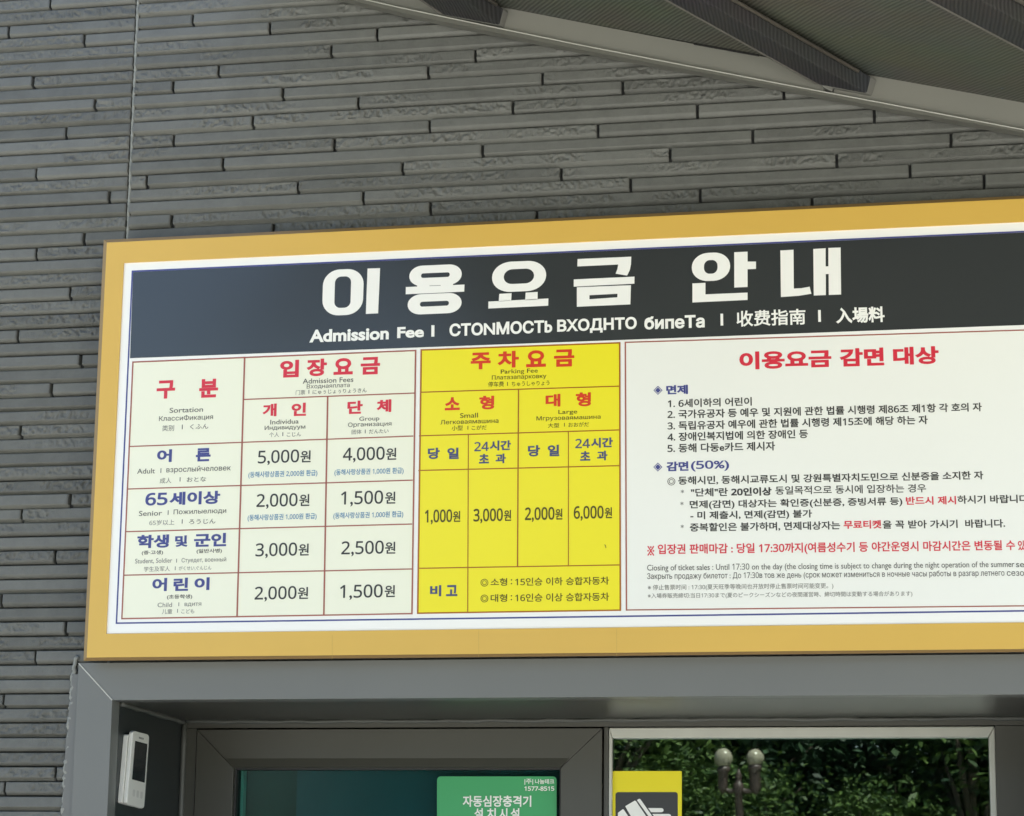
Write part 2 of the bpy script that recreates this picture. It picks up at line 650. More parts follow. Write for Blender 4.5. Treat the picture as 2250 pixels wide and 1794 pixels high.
def member(mb, a, b, y0, y1):
    mb.hexa([(p[0], y0, p[1]) for p in a], [(p[0], y1, p[1]) for p in a])


mb = MB()
ys, ye = YF - .006, YF + .05
member(mb, [(dx0, dz1), (dx1, dz1), (ix1, iz1), (ix0, iz1)], 0, ys, ye)
member(mb, [(dx0, dz1 - g * 2), (ix0 - g, iz1), (ix0 - g, iz0), (dx0, dz0)], 0, ys, ye)
member(mb, [(dx1, dz1 - g * 2), (dx1, dz0), (ix1 + g, iz0), (ix1 + g, iz1)], 0, ys, ye)
member(mb, [(dx0, dz0 - .0006), (ix0, iz0 - g), (ix1, iz0 - g), (dx1, dz0 - .0006)], 0, ys, ye)
mb.build('leaf_frame', fr_m, door, bevel=.0012)
bd = .022
mb = MB()                                                        # glazing bead, a step in from the leaf face
for a in ([(ix0, iz1), (ix1, iz1), (ix1 - .004, iz1 - .004), (ix0 + .004, iz1 - .004)],
          [(ix0, iz1 - g), (ix0 + .004, iz1 - .004 - g), (ix0 + .004, iz0), (ix0, iz0)],
          [(ix1, iz1 - g), (ix1, iz0), (ix1 - .004, iz0), (ix1 - .004, iz1 - .004 - g)]):
    member(mb, a, 0, YF + .006, YF + .045)
mb.build('glazing_bead', mat('bead_shadow', (.02, .02, .02), .5), door)  # black colour paints the shadow line round the glass
# raised ridge of the leaf profile
mb = MB()
rz = uz(1667)
for a in ([(ux(496), rz), (ux(1252), rz), (ix1, iz1), (ix0, iz1)],):
    mb.hexa([(a[0][0], ys - .0004, a[0][1]), (a[1][0], ys - .0004, a[1][1]), (a[2][0], ys - .007, a[2][1]), (a[3][0], ys - .007, a[3][1])],
            [(p[0], ys + .001, p[1]) for p in a])
mb.build('leaf_ridge', fr_m, door)


def glass(name, refl, tint, rough=0.0, fk=1.0):
    m = bpy.data.materials.new(name)
    m.use_nodes = True
    n, l = m.node_tree.nodes, m.node_tree.links
    n.remove(n['Principled BSDF'])
    tr = n.new('ShaderNodeBsdfTransparent')
    tr.inputs[0].default_value = (*tint, 1)
    gl = n.new('ShaderNodeBsdfGlossy')
    gl.inputs['Roughness'].default_value = rough
    gl.inputs['Color'].default_value = (.95, 1, .97, 1)
    fr = n.new('ShaderNodeFresnel')
    fr.inputs[0].default_value = 1.5
    ad = n.new('ShaderNodeMath')
    ad.operation = 'MULTIPLY_ADD'
    ad.inputs[1].default_value = fk
    ad.inputs[2].default_value = refl
    ad.use_clamp = True
    l.new(fr.outputs[0], ad.inputs[0])
    # faint waviness of float glass
    tc = n.new('ShaderNodeTexCoord')
    no = n.new('ShaderNodeTexNoise')
    no.inputs['Scale'].default_value = 5
    l.new(tc.outputs['Object'], no.inputs['Vector'])
    b = n.new('ShaderNodeBump')
    b.inputs['Strength'].default_value = .04
    b.inputs['Distance'].default_value = .003
    l.new(no.outputs['Fac'], b.inputs['Height'])
    l.new(b.outputs[0], gl.inputs['Normal'])
    mx = n.new('ShaderNodeMixShader')
    l.new(ad.outputs[0], mx.inputs[0])
    l.new(tr.outputs[0], mx.inputs[1])
    l.new(gl.outputs[0], mx.inputs[2])
    l.new(mx.outputs[0], n['Material Output'].inputs['Surface'])
    return m


YG = YF + .022
mb = MB()
mb.box(ix0 + .001, ix1 - .001, YG, YG + .006, iz0, iz1 - .001)
mb.build('door_pane', glass('tinted_door_glass', 0.0, (.60, .80, .78), .12, .35), door)

# window: pale gasketed frame and a clear pane
window = bpy.data.objects.new('window', None)
COL.objects.link(window)
window.parent = office
pale = mat('pale_window_frame', (.50, .51, .46), .35, .5, var=.1, vscale=20)
wx0, wx1, wz1, wz0 = ux(1337), ux(2188.5), Z_H1 - .002, 1.0
vx0, vx1, vz1 = ux(1345), ux(2174), uz(1621, 1760)
mb = MB()
member(mb, [(wx0, wz1), (wx1, wz1), (vx1, vz1), (vx0, vz1)], 0, YF + .004, YF + .06)
member(mb, [(wx0, wz1 - .001), (vx0 - g, vz1), (vx0 - g, wz0), (wx0, wz0)], 0, YF + .004, YF + .06)
member(mb, [(wx1, wz1 - .001), (wx1, wz0), (vx1 + g, wz0), (vx1 + g, vz1)], 0, YF + .004, YF + .06)
mb.build('window_frame', pale, window, bevel=.003)
YW = YF + .018
mb = MB()
mb.box(vx0 + .0005, vx1 - .0005, YW, YW + .006, wz0, vz1 - .0005)
mb.build('window_pane', glass('clear_window_glass', .085, (.7, .8, .76), .010), window)
mb = MB()
mb.box(ux(1326), JR - .001, YF + .0045, YF + .055, .02, wz0 - .001)
mb.build('lower_panel', fr_m, window)

# the dim room behind the panes, with a blind behind the door
mb = MB()
X0, X1, Yq = JX + .01, JR - .01, YF + .075
mb.quad([(X0, 3.4, 0), (X1, 3.4, 0), (X1, 3.4, OZ + .1), (X0, 3.4, OZ + .1)])
mb.quad([(X0, Yq, 0.005), (X1, Yq, 0.005), (X1, 3.4, 0.005), (X0, 3.4, 0.005)])
mb.quad([(X0, Yq, OZ + .1), (X1, Yq, OZ + .1), (X1, 3.4, OZ + .1), (X0, 3.4, OZ + .1)])
mb.quad([(X0, Yq, 0), (X0, 3.4, 0), (X0, 3.4, OZ + .1), (X0, Yq, OZ + .1)])
mb.quad([(X1, Yq, 0), (X1, 3.4, 0), (X1, 3.4, OZ + .1), (X1, Yq, OZ + .1)])
mb.build('room_interior', mat('dim_interior', (.03, .045, .045), .8), office)
YS = YF + .06
mb = MB()
mb.box(ux(652, 1740, YS), ux(1300, 1740, YS), YS, YS + .004, .5, uz(1683, 900, YS))
mb.build('roller_blind', mat('teal_blind_cloth', (.036, .092, .120), .8, var=.15, vscale=9), office)
mb = MB()
mb.box(ux(518, 1740, YS + .02), ux(541, 1740, YS + .02), YS - .005, YS + .02, .0, uz(1692, 520, YS + .02))
mb.build('inner_post', mat('green_grey_post', (.30, .52, .46), .6), office)
mb = MB()
mb.box(ux(541, 1740, YS + .05), ux(700, 1740, YS + .05), YS + .055, YS + .06, .0, OZ)
mb.build('inner_partition', mat('dark_green_partition', (.022, .06, .052), .7), office)

# ================================================================== PRICE BOARD
board = empty('price_board', (0, 0, 0), 'large gold framed admission and parking fee board on the stone wall above the door', 'sign')
NY = np.array([0., -1., 0.])


def lineup(p, q, x):
    return (x, p[1] + (q[1] - p[1]) * (x - p[0]) / (q[0] - p[0]))


XR = dict(out=2404, gold=2360, blue=2341, panel=2316)
Oq = [(227.9, 527.5), lineup((227.9, 527.5), (2250, 430.4), XR['out']), lineup((183.5, 1452.6), (2250, 1433), XR['out'] + 22), (183.5, 1452.6)]
Lq = [(234.8, 533.6), lineup((234.8, 533.6), (2250, 437.0), XR['out'] - 7), lineup((190.5, 1445.3), (2250, 1426.5), XR['out'] + 14), (190.5, 1445.3)]
Gq = [(271.7, 577.8), lineup((271.7, 577.8), (2250, 487.6), XR['gold']), lineup((233, 1393), (2250, 1368), XR['gold'] + 21), (233, 1393)]
gold_m = mat('gold_painted_frame', (0.625, 0.40, 0.082), 0.34, .5, var=.06, vscale=3.5, bump=.03, bscale=350)
lip_m = mat('bronze_lip', (0.34, 0.215, 0.085), 0.30, .5, metal=.35, var=.08)
s_in = Y_SIGN
# gold face ring
O3, L3, G3 = U(Oq, s_in + .007), U(Lq, s_in), U(Gq, s_in)
mb = MB()
for i in range(4):
    j = (i + 1) % 4
    mb.quad([L3[i], L3[j], G3[j], G3[i]])
    mb.quad([G3[i], G3[j], G3[j] + [0, .004, 0], G3[i] + [0, .004, 0]])
mb.build('gold_frame', gold_m, board)
mb = MB()
for i in range(4):
    j = (i + 1) % 4
    mb.quad([O3[i], O3[j], L3[j] + [0, .0004, 0], L3[i] + [0, .0004, 0]])
mb.build('frame_lip', lip_m, board)
I3 = O3.copy()
cc = O3.mean(0)
for q in I3:
    q[0] += .004 * np.sign(cc[0] - q[0])
    q[2] += .004 * np.sign(cc[2] - q[2])
mb = MB()
for i in range(4):
    j = (i + 1) % 4
    mb.quad([O3[i] + [0, .0003, 0], O3[j] + [0, .0003, 0], I3[j] + [0, .004, 0], I3[i] + [0, .004, 0]])
    mb.quad([I3[i] + [0, .004, 0], I3[j] + [0, .004, 0], I3[j] + [0, .040, 0], I3[i] + [0, .040, 0]])
mb.quad(I3 + [0, .040, 0])
mb.build('housing', mat('housing_shade', (.022, .018, .015), .5), board)  # near-black colour paints the shadow line under the board's lower edge
mb = MB()
for x_, ya, yb in ((729.5, 1396, 1449), (1051.5, 1386, 1444), (1354.6, 1382, 1441)):
    stroke = U([(x_, ya), (x_ + .8, ya), (x_ + .8, yb), (x_, yb)], s_in - .0004)
    mb.quad(stroke)
mb.build('frame_seam', mat('seam_line', (.48, .32, .075), .5), board)  # panel seams drawn as lines a little darker than the gold

paper = lambda n, c, r=.28, s=.5: mat(n, c, r, s, var=.02, vscale=3)
white_m = paper('white_print', (.84, .84, .81))
cream_m = paper('cream_print', (.80, .81, .66))
pwhite_m = paper('dim_panel_print', (.80, .81, .755))  # white toned down to paint the weaker light on the right-hand panel
yel_m = paper('yellow_print', (.80, .715, .02))
head_m = paper('charcoal_print', (.031, .035, .036), .21, .9)
navy_m = paper('navy_print', (.055, .065, .24))
red_m = paper('red_print', (.62, .030, .055))
ored_m = paper('orange_red_print', (.62, .045, .012))
brick_m = paper('brick_line_print', (.33, .10, .07))
brown_m = paper('brown_line_print', (.36, .13, .008))
ink_m = paper('ink_print', (.035, .035, .033))
gink_m = paper('grey_ink_print', (.10, .10, .092))
lgink_m = paper('pale_ink_print', (.21, .21, .195))
cyan_m = paper('blue_ink_print', (.075, .235, .42))
olive_m = paper('olive_ink_print', (.075, .062, .006))
slate_m = paper('slate_ink_print', (.062, .075, .17))
wlet_m = paper('white_lettering', (.84, .84, .80))

LAY = .0005
Y0, Y1, Y2, Y3 = s_in + .0035, s_in + .0030, s_in + .0025, s_in + .0020


def sheet(name, quad, Y, m, parent):
    mb = MB()
    mb.quad(U(quad, Y))
    return mb.build(name, m, parent)


face = sheet('white_sheet', Gq, Y0, white_m, board)


def stroke_px(mb, p, q, w, Y, ext=0.5):
    p, q = np.array(p, float), np.array(q, float)
    d = (q - p) / np.linalg.norm(q - p)
    n = np.array([-d[1], d[0]]) * w / 2
    e_ = d * w * ext
    mb.quad(U([p - n - e_, q - n + e_, q + n + e_, p + n - e_], Y))


Bq = [(289.3, 595), lineup((289.3, 595), (2250, 507.5), XR['blue']), lineup((254, 1371.5), (2250, 1344.6), XR['blue'] + 20), (254, 1371.5)]
mb = MB()
for i in range(4):
    j = (i + 1) % 4
    a, b = U([Bq[i]], Y1)[0], U([Bq[j]], Y1)[0]
    t = .0036
    cx = U([(1300, 980)], Y1)[0]
    # inward ring
    ai, bi = a.copy(), b.copy()
    for q in (ai, bi):
        q[0] += t if q[0] < cx[0] else -t
        q[2] += t if q[2] < cx[2] else -t
    mb.quad([a, b, bi, ai])
mb.build('blue_border', navy_m, board)

HQ = [(292.5, 598.2), lineup((292.5, 598.2), (2250, 511.2), XR['blue'] - 4), lineup((285.6, 787.6), (2250, 714.6), XR['blue'] - 1), (285.6, 787.6)]
header = sheet('header_panel', HQ, Y1, head_m, board)

adm = sheet('admission_table', [(292, 796.2), (913.2, 770.7), (905.1, 1348.8), (267.7, 1359.9)], Y1, cream_m, board)
PARK = [(925.6, 769.6), (1361.5, 753.8), (1363, 1341.2), (917.8, 1347.9)]
park = sheet('parking_table', PARK, Y1, yel_m, board)
NOT = [(1374, 752.8), lineup((1374, 752.8), (2250, 725.8), XR['panel']), (XR['panel'] + 8, 1331), (1376.5, 1340.9)]
notice = sheet('discount_panel', NOT, Y1, pwhite_m, board)


def rules(name, segs, m, parent):
    mb = MB()
    for k, s in enumerate(segs):
        stroke_px(mb, s[0], s[1], s[2] * 1.25, Y2 - .00002 * k)
    return mb.build(name, m, parent)


A0, A1, A2, A3 = (292, 796.2), (913.2, 770.7), (905.1, 1348.8), (267.7, 1359.9)
rules('table_rules', [(A0, A1, 2.4), (A1, A2, 2.6), (A2, A3, 2.4), (A3, A0, 2.4),
                      ((537.4, 786.2), (520.8, 1354.3), 2.8), ((720, 872.2), (711.5, 1350), 2.8),
                      ((534.6, 878.3), (909.5, 864.3), 2.1), ((285.1, 981.6), (906.7, 958.7), 2.1),
                      ((280.7, 1075.1), (905.6, 1055.6), 2.1), ((276.6, 1168.8), (904.1, 1152), 2.1),
                      ((272.3, 1264.4), (904.1, 1250.7), 2.1)], brick_m, adm)
P0, P1, P2, P3 = PARK
rules('table_rules', [(P0, P1, 2.6), (P1, P2, 2.8), (P2, P3, 2.6), (P3, P0, 2.8),
                      ((924.5, 862.4), (1359.7, 849.1), 2.0), ((921.8, 958.2), (1359.1, 945.3), 2.0),
                      ((920.5, 1034.3), (1359.7, 1023.8), 2.0), ((918.9, 1249.3), (1360.4, 1241.9), 2.0),
                      ((1139.3, 855.8), (1137.1, 1244.8), 2.2), ((1029.1, 956), (1027.6, 1345.6), 1.6),
                      ((1248.9, 949.3), (1248.9, 1243.2), 1.6)], brown_m, park)
rules('panel_border', [(NOT[0], NOT[1], 2.2), (NOT[1], NOT[2], 2.4), (NOT[2], NOT[3], 2.2), (NOT[3], NOT[0], 2.4)], brick_m, notice)

# ------------------------------------------------------------------ lettering
_cache = {}


def contours(s):
    if s in _cache:
        return _cache[s]
    c = bpy.data.curves.new('lettering', 'FONT')
    c.body = ''.join(chr(0x1D7E2 + ord(q) - 48) if '0' <= q <= '9' else q for q in s)     # sans digits with a flagged one
    c.size = 1.0
    c.resolution_u = 4
    c.fill_mode = 'NONE'
    o = bpy.data.objects.new('lettering', c)
    COL.objects.link(o)
    dg = bpy.context.evaluated_depsgraph_get()
    me = bpy.data.meshes.new_from_object(o.evaluated_get(dg))
    v = np.array([x.co[:2] for x in me.vertices])
    nb = {}
    for e in me.edges:
        a, b = e.vertices
        nb.setdefault(a, []).append(b)
        nb.setdefault(b, []).append(a)
    seen, out = set(), []
    for s0 in range(len(v)):
        if s0 in seen or s0 not in nb:
            continue
        loop, cur, prev = [s0], s0, None
        seen.add(s0)
        while True:
            # outlines keep their drawing direction: go to the next higher index first
            nx = [q for q in nb[cur] if q not in seen]
            if not nx:
                break
            q = cur + 1 if cur + 1 in nx else nx[0]
            loop.append(q)
            seen.add(q)
            cur = q
        p = v[loop]
        d = np.linalg.norm(p - np.roll(p, 1, 0), axis=1)
        p = p[d > 1e-5]
        if len(p) > 2:
            out.append(p)
    bpy.data.objects.remove(o)
    bpy.data.curves.remove(c)
    bpy.data.meshes.remove(me)
    _cache[s] = out
    return out


def winding(P, loops):
    w = np.zeros(len(P))
    for L in loops:
        a, b = L, np.roll(L, -1, 0)
        up = (a[None, :, 1] <= P[:, None, 1]) & (b[None, :, 1] > P[:, None, 1])
        dn = (a[None, :, 1] > P[:, None, 1]) & (b[None, :, 1] <= P[:, None, 1])
        cr = (b[None, :, 0] - a[None, :, 0]) * (P[:, None, 1] - a[None, :, 1]) - (P[:, None, 0] - a[None, :, 0]) * (b[None, :, 1] - a[None, :, 1])
        w += (up & (cr > 0)).sum(1) - (dn & (cr < 0)).sum(1)
    return w


def embolden(loops, d):
    out = []
    for L in loops:
        n = len(L)
        t = np.roll(L, -1, 0) - L
        ln = np.linalg.norm(t, axis=1)
        t = t / np.maximum(ln, 1e-9)[:, None]
        nl = np.stack([-t[:, 1], t[:, 0]], 1)               # left normal of each edge
        k = np.argsort(-ln)[:5]
        mid = (L[k] + np.roll(L, -1, 0)[k]) / 2
        il = winding(mid + nl[k] * .004, loops) != 0
        ir = winding(mid - nl[k] * .004, loops) != 0
        sgn = -1.0 if il.sum() > ir.sum() else 1.0           # move away from the ink
        n0, n1 = np.roll(nl, 1, 0), nl
        m = n0 + n1
        dd = 1 + (n0 * n1).sum(1)
        m = m / np.maximum(dd, .45)[:, None]
        out.append(L + m * sgn * d)
    return out


def fill(loops):
    """triangles of the non-zero filled outline; returns verts, tris"""
    vs, es = [], []
    for L in loops:
        b = len(vs)
        vs += [Vector(p) for p in L]
        es += [(b + i, b + (i + 1) % len(L)) for i in range(len(L))]
    v, e, f, *_ = delaunay_2d_cdt(vs, es, [], 0, 1e-6)
    v = np.array([tuple(q) for q in v])
    f = np.array([tuple(q) for q in f if len(q) == 3], int)
    c = v[f].mean(1)
    keep = winding(c, loops) != 0
    return v, f[keep]


def slope(x, y):
    return -.0370 + (y - 750) * 4.05e-5 + (x - 1140) * 1.0e-5


def lean(x):
    return (x - 1275) * 4.46e-5


class Ink:
    """lettering of one colour on one panel, gathered into one mesh"""

    def __init__(s, Y, flat=False):
        s.mb, s.Y, s.flat = MB(), Y, flat

    def text(s, t, x0, x1, yc, h, bold=0.0):
        L = contours(t)
        if not L:
            return
        if bold:
            L = embolden(L, bold)
        v, f = fill(L)
        lo, hi = np.concatenate(L).min(0), np.concatenate(L).max(0)
        u = (v[:, 0] - lo[0]) / max(hi[0] - lo[0], 1e-6)
        w = .5 - (v[:, 1] - lo[1]) / max(hi[1] - lo[1], 1e-6)     # -.5 top .. .5 bottom
        px = x0 + u * (x1 - x0)
        sl = 0 if s.flat else slope((x0 + x1) / 2, yc)
        py = yc + (u - .5) * (x1 - x0) * sl + w * h
        px = px + w * h * lean(px)
        s.mb.add(U(np.stack([px, py], 1), s.Y), f)

    def shape(s, loops):
        """loops[0] and loops of the same sense are ink, loops of the other sense are holes"""
        v, f = fill([np.asarray(q, float) for q in loops])
        s.mb.add(U(v, s.Y), f)

    def build(s, name, m, parent):
        return s.mb.build(name, m, parent)


CROP = {'A': (260, 740, .18614), 'B': (580, 740, .18614), 'C': (900, 740, .22263), 'D': (250, 1050, .18614), 'E': (570, 1050, .18614),
        'F': (900, 1050, .22263), 'G': (660, 540, .30612), 'K': (1300, 520, .32468), 'L': (1380, 730, .20872), 'M': (1800, 730, .20872),
        'N': (1400, 1000, .20872), 'O': (1800, 1000, .20872), 'P': (940, 1680, .26902), 'Z': (0, 0, 1)}


def put(ink, rows, extra=0.006):
    for r in rows:
        c, t, x0, x1, yc, h = r[:6]
        ox, oy, k = CROP[c]
        if t == '◎':
            cx_, cy_, R_ = ox + (x0 + x1) / 2 * k, oy + yc * k, h * k / 2
            for ra, rb in ((1.0, .84), (.60, .46)):
                ink.shape([ring(cx_, cy_, 2 * R_ * ra, 2 * R_ * ra, (R_ * ra,) * 2), ring(cx_, cy_, 2 * R_ * rb, 2 * R_ * rb, (R_ * rb,) * 2)[::-1]])
            continue
        if t == '※':
            cx_, cy_, rx, ry = ox + (x0 + x1) / 2 * k, oy + yc * k, (x1 - x0) * k / 2, h * k / 2
            w_ = rx * .25 if h > 90 else rx * .2
            ink.shape([[(cx_ - rx, cy_ - ry + w_), (cx_ - rx + w_, cy_ - ry), (cx_ + rx, cy_ + ry - w_), (cx_ + rx - w_, cy_ + ry)],
                       [(cx_ + rx - w_, cy_ - ry), (cx_ + rx, cy_ - ry + w_), (cx_ - rx + w_, cy_ + ry), (cx_ - rx, cy_ + ry - w_)]])
            for ax, ay in ((0, -.72), (0, .72), (-.78, 0), (.78, 0)):
                ink.shape([ring(cx_ + ax * rx, cy_ + ay * ry, w_ * 2, w_ * 2, (w_, w_), 4)])
            continue
        if t == 'I':                                     # a plain divider bar
            xm, ym, hh, ww = ox + (x0 + x1) / 2 * k, oy + yc * k, h * k, max((x1 - x0) * k, 1.5)
            dx = lean(xm) * hh / 2
            ink.shape([[(xm - ww / 2 - dx, ym - hh / 2), (xm + ww / 2 - dx, ym - hh / 2), (xm + ww / 2 + dx, ym + hh / 2), (xm - ww / 2 + dx, ym + hh / 2)]])
            continue
        ink.text(t, ox + x0 * k, ox + x1 * k, oy + yc * k, h * k, (r[6] if len(r) > 6 else 0.0) + extra)


def ring(cx, cy, w, h, rad, n=9):
    p = []
    for qx, qy, a0 in ((1, -1, -90), (1, 1, 0), (-1, 1, 90), (-1, -1, 180)):
        for i in range(n + 1):
            a = math.radians(a0 + 90 * i / n)
            p.append((cx + qx * (w / 2 - rad[0]) + rad[0] * math.cos(a), cy + qy * (h / 2 - rad[1]) + rad[1] * math.sin(a)))
    return np.array(p)


def title_ink():
    k = Ink(Y2)

    def tr(P, crop):
        ox, oy, s = CROP[crop]
        P = np.asarray(P, float)
        return np.stack([ox + P[:, 0] * s, oy + P[:, 1] * s], 1)

    def oo(crop, x0, x1, y0, y1, a, b, c, d, r1, r2, more=()):
        cx, cy = (x0 + x1) / 2, (y0 + y1) / 2
        q = []
        for L in (ring(cx, cy, x1 - x0, y1 - y0, r1), ring((a + b) / 2, (c + d) / 2, b - a, d - c, r2)[::-1]):
            L = np.stack([L[:, 0] + (L[:, 1] - cy) * (-.03 if crop == 'G' else -.004), L[:, 1] + (L[:, 0] - cx) * -.043], 1)
            q.append(tr(L, crop))
        k.shape(q + [tr(m_, crop) for m_ in more])

    def pl(crop, *polys):
        k.shape([tr(p, crop) for p in polys])
    oo('G', 160, 452, 170, 500, 246, 362, 222, 447, (120, 112), (44, 44))
    pl('G', [(482, 165), (572, 162), (558, 487), (470, 491)])
    oo('G', 782, 1158, 140, 286, 866, 1072, 196, 229, (92, 72), (16, 16),
       ([(838, 262), (928, 262), (926, 306), (838, 309)], [(1008, 258), (1097, 256), (1095, 298), (1006, 302)], [(757, 298), (1178, 280), (1176, 331), (756, 350)]))
    oo('G', 770, 1157, 345, 490, 858, 1066, 400, 435, (95, 72), (17, 17))
    oo('G', 1376, 1764, 113, 330, 1460, 1677, 168, 274, (135, 106), (62, 52))
    pl('G', [(1428, 347), (1516, 342), (1513, 397), (1424, 401)])
    pl('G', [(1617, 338), (1703, 333), (1702, 388), (1613, 393)])
    pl('G', [(1350, 402), (1780, 380), (1779, 432), (1349, 452)])
    pl('K', [(-95, 153), (268, 137), (266, 190), (258, 228), (240, 265), (162, 252), (174, 222), (180, 190), (-97, 203)])
    pl('K', [(-121, 291), (290, 272), (289, 320), (-121, 340)])
    pl('K', [(-100, 344), (266, 330), (262, 460), (-100, 476)], [(-15, 425), (174, 412), (175, 388), (-15, 398)])
    oo('K', 678, 937, 110, 301, 760, 852, 160, 252, (112, 92), (38, 40))
    pl('K', [(965, 107), (1055, 103), (1055, 170), (1112, 170), (1112, 220), (1055, 222), (1055, 342), (965, 346)])
    pl('K', [(682, 318), (770, 314), (770, 392), (1055, 380), (1055, 430), (682, 447)])
    pl('K', [(1277, 95), (1366, 90), (1368, 353), (1422, 350), (1475, 340), (1487, 388), (1400, 402), (1281, 410)])
    pl('K', [(1500, 85), (1583, 80), (1583.5, 203), (1602, 202.5), (1602, 78), (1685, 75), (1688, 393), (1605, 396), (1604, 254), (1584.5, 255), (1585, 397), (1503, 400)])
    return k


title_ink().build('title_lettering', wlet_m, header)
ik = Ink(Y2)
BS = .030
put(ik, [('G', 'Admission', 65, 635, 640, 92, BS), ('G', 'Fee', 695, 887, 622, 80, BS), ('G', 'I', 940, 962, 613, 82), ('G', 'СТОNМОСТb', 1070, 1808, 593, 92, BS),
         ('Z', 'ВХОДНТО', 1224.2, 1399, 715.5, 32, BS), ('K', 'бипеТа', 357, 765, 580, 88, BS), ('K', 'I', 872, 890, 563, 80), ('K', '收费指南', 980, 1447, 550, 108, .012),
         ('K', 'I', 1533, 1551, 538, 80), ('K', '入場料', 1653, 1983, 532, 108, .026)])
ik.build('subtitle_lettering', wlet_m, header)

HB = .034
ik = Ink(Y2)
put(ik, [('A', '구', 452, 670, 625, 215, HB), ('A', '분', 955, 1178, 610, 220, HB), ('B', '입', 190, 412, 380, 205, HB), ('B', '장', 503, 742, 365, 205, HB),
         ('B', '요', 822, 1050, 352, 195, HB), ('B', '금', 1142, 1370, 345, 205, HB), ('A', '개', 1702, 1868, 868, 150, HB), ('B', '인', 325, 497, 860, 155, HB),
         ('B', '단', 985, 1165, 835, 155, HB), ('B', '체', 1330, 1503, 818, 150, HB)])
ik.build('red_heading', red_m, adm)
ik = Ink(Y2)
put(ik, [('A', '어', 457, 632, 1408, 150, HB), ('A', '른', 915, 1090, 1395, 155, HB), ('D', '65', 373, 635, 253, 150, .022), ('D', '세이상', 657, 1255, 240, 155, HB),
         ('D', '학생', 277, 652, 752, 157, HB), ('D', '및', 723, 872, 750, 135, HB), ('D', '군인', 947, 1328, 735, 157, HB),
         ('D', '어', 455, 628, 1263, 155, HB), ('D', '린', 705, 878, 1260, 155, HB), ('D', '이', 952, 1130, 1253, 150, HB)])
ik.build('blue_heading', navy_m, adm)
ik = Ink(Y2)
put(ik, [('A', 'Sortation', 605, 1000, 865, 60), ('A', 'КлассиФикация', 480, 1118, 962, 72), ('A', 'くふん', 848, 1062, 1062, 62), ('A', 'I', 750, 760, 1067, 55),
         ('A', 'Adult', 222, 432, 1588, 60), ('A', 'I', 498, 507, 1582, 55), ('A', 'взрослыйчеловек', 567, 1328, 1567, 82), ('D', 'I', 778, 787, 20, 50), ('D', 'おとな', 862, 1090, 20, 56),
         ('B', 'Admission Fees', 458, 1055, 517, 60), ('B', 'Входнаяплата', 505, 1013, 585, 60), ('B', 'I', 526, 535, 652, 45), ('B', 'にゅぅじょぅりょうきん', 575, 1213, 645, 52),
         ('B', 'Individua', 75, 410, 1005, 55), ('B', 'Индивидуум', 8, 488, 1077, 62), ('B', 'I', 218, 227, 1152, 45), ('B', 'こじん', 270, 438, 1155, 50),
         ('B', 'Group', 1125, 1362, 975, 65), ('B', 'Организация', 992, 1505, 1040, 65), ('B', 'I', 1191, 1200, 1120, 45), ('B', 'だんたい', 1240, 1470, 1118, 50),
         ('D', 'Senior', 297, 570, 420, 60), ('D', 'I', 637, 646, 412, 55), ('D', 'Пожилыелюди', 706, 1327, 402, 68), ('D', 'I', 803, 812, 517, 52), ('D', 'ろうじん', 888, 1200, 517, 58),
         ('D', '(중·고생)', 330, 582, 887, 56, .014), ('D', '(일반사병)', 977, 1277, 868, 56, .014), ('D', '(초등학생)', 628, 926, 1408, 58, .014)])
ik.build('caption_lettering', gink_m, adm)
ik = Ink(Y2)
put(ik, [('A', '类别', 518, 658, 1080, 70), ('D', '成人', 543, 680, 35, 65), ('B', '门票', 375, 487, 660, 56), ('B', '个人', 62, 178, 1158, 56), ('B', '团体', 1035, 1152, 1125, 56),
         ('D', '65岁以上', 420, 715, 530, 64), ('D', 'Student, Soldier', 252, 690, 985, 64), ('D', 'I', 737, 746, 980, 45), ('D', 'Стуедет, военный', 800, 1327, 975, 66),
         ('D', '学生及军人', 355, 662, 1077, 60), ('D', 'I', 721, 730, 1070, 45), ('D', 'がくせい,ぐんじん', 768, 1152, 1067, 55), ('D', 'Child', 517, 687, 1502, 54), ('D', 'I', 763, 772, 1495, 45),
         ('D', 'вдитя', 835, 1033, 1500, 48), ('D', '儿童', 568, 690, 1580, 60), ('D', 'I', 748, 757, 1572, 45), ('D', 'こども', 798, 950, 1577, 52)])
ik.build('pale_lettering', lgink_m, adm)
ik = Ink(Y2)
for c, t, x0, x1, yc, h, w0, w1, wy in [('B', '5,000', -71, 415, 1427, 176, 430, 552, 1415), ('B', '4,000', 932, 1425, 1395, 178, 1440, 1562, 1385),
                                       ('E', '2,000', -34, 450, 277, 178, 470, 590, 265), ('E', '1,500', 962, 1460, 247, 182, 1483, 1605, 237),
                                       ('E', '3,000', -46, 445, 860, 180, 462, 583, 850), ('E', '2,500', 967, 1468, 837, 180, 1482, 1605, 828),
                                       ('E', '2,000', -56, 438, 1372, 178, 452, 575, 1362), ('E', '1,500', 950, 1455, 1352, 180, 1478, 1600, 1340)]:
    put(ik, [(c, t, x0, x1, yc, h, .004), (c, '원', w0, w1, wy, 140, .012)])
ik.build('price_lettering', ink_m, adm)
ik = Ink(Y2)
put(ik, [('B', '(동해사랑상품권 2,000원 환급)', -184, 630, 1625, 82, .008), ('B', '(동해사랑상품권 1,000원 환급)', 832, 1648, 1597, 82, .008),
         ('E', '(동해사랑상품권 1,000원 환급)', -139, 675, 468, 82, .008), ('E', '(동해사랑상품권 1,000원 환급)', 873, 1698, 445, 84, .008)])
ik.build('refund_lettering', cyan_m, adm)

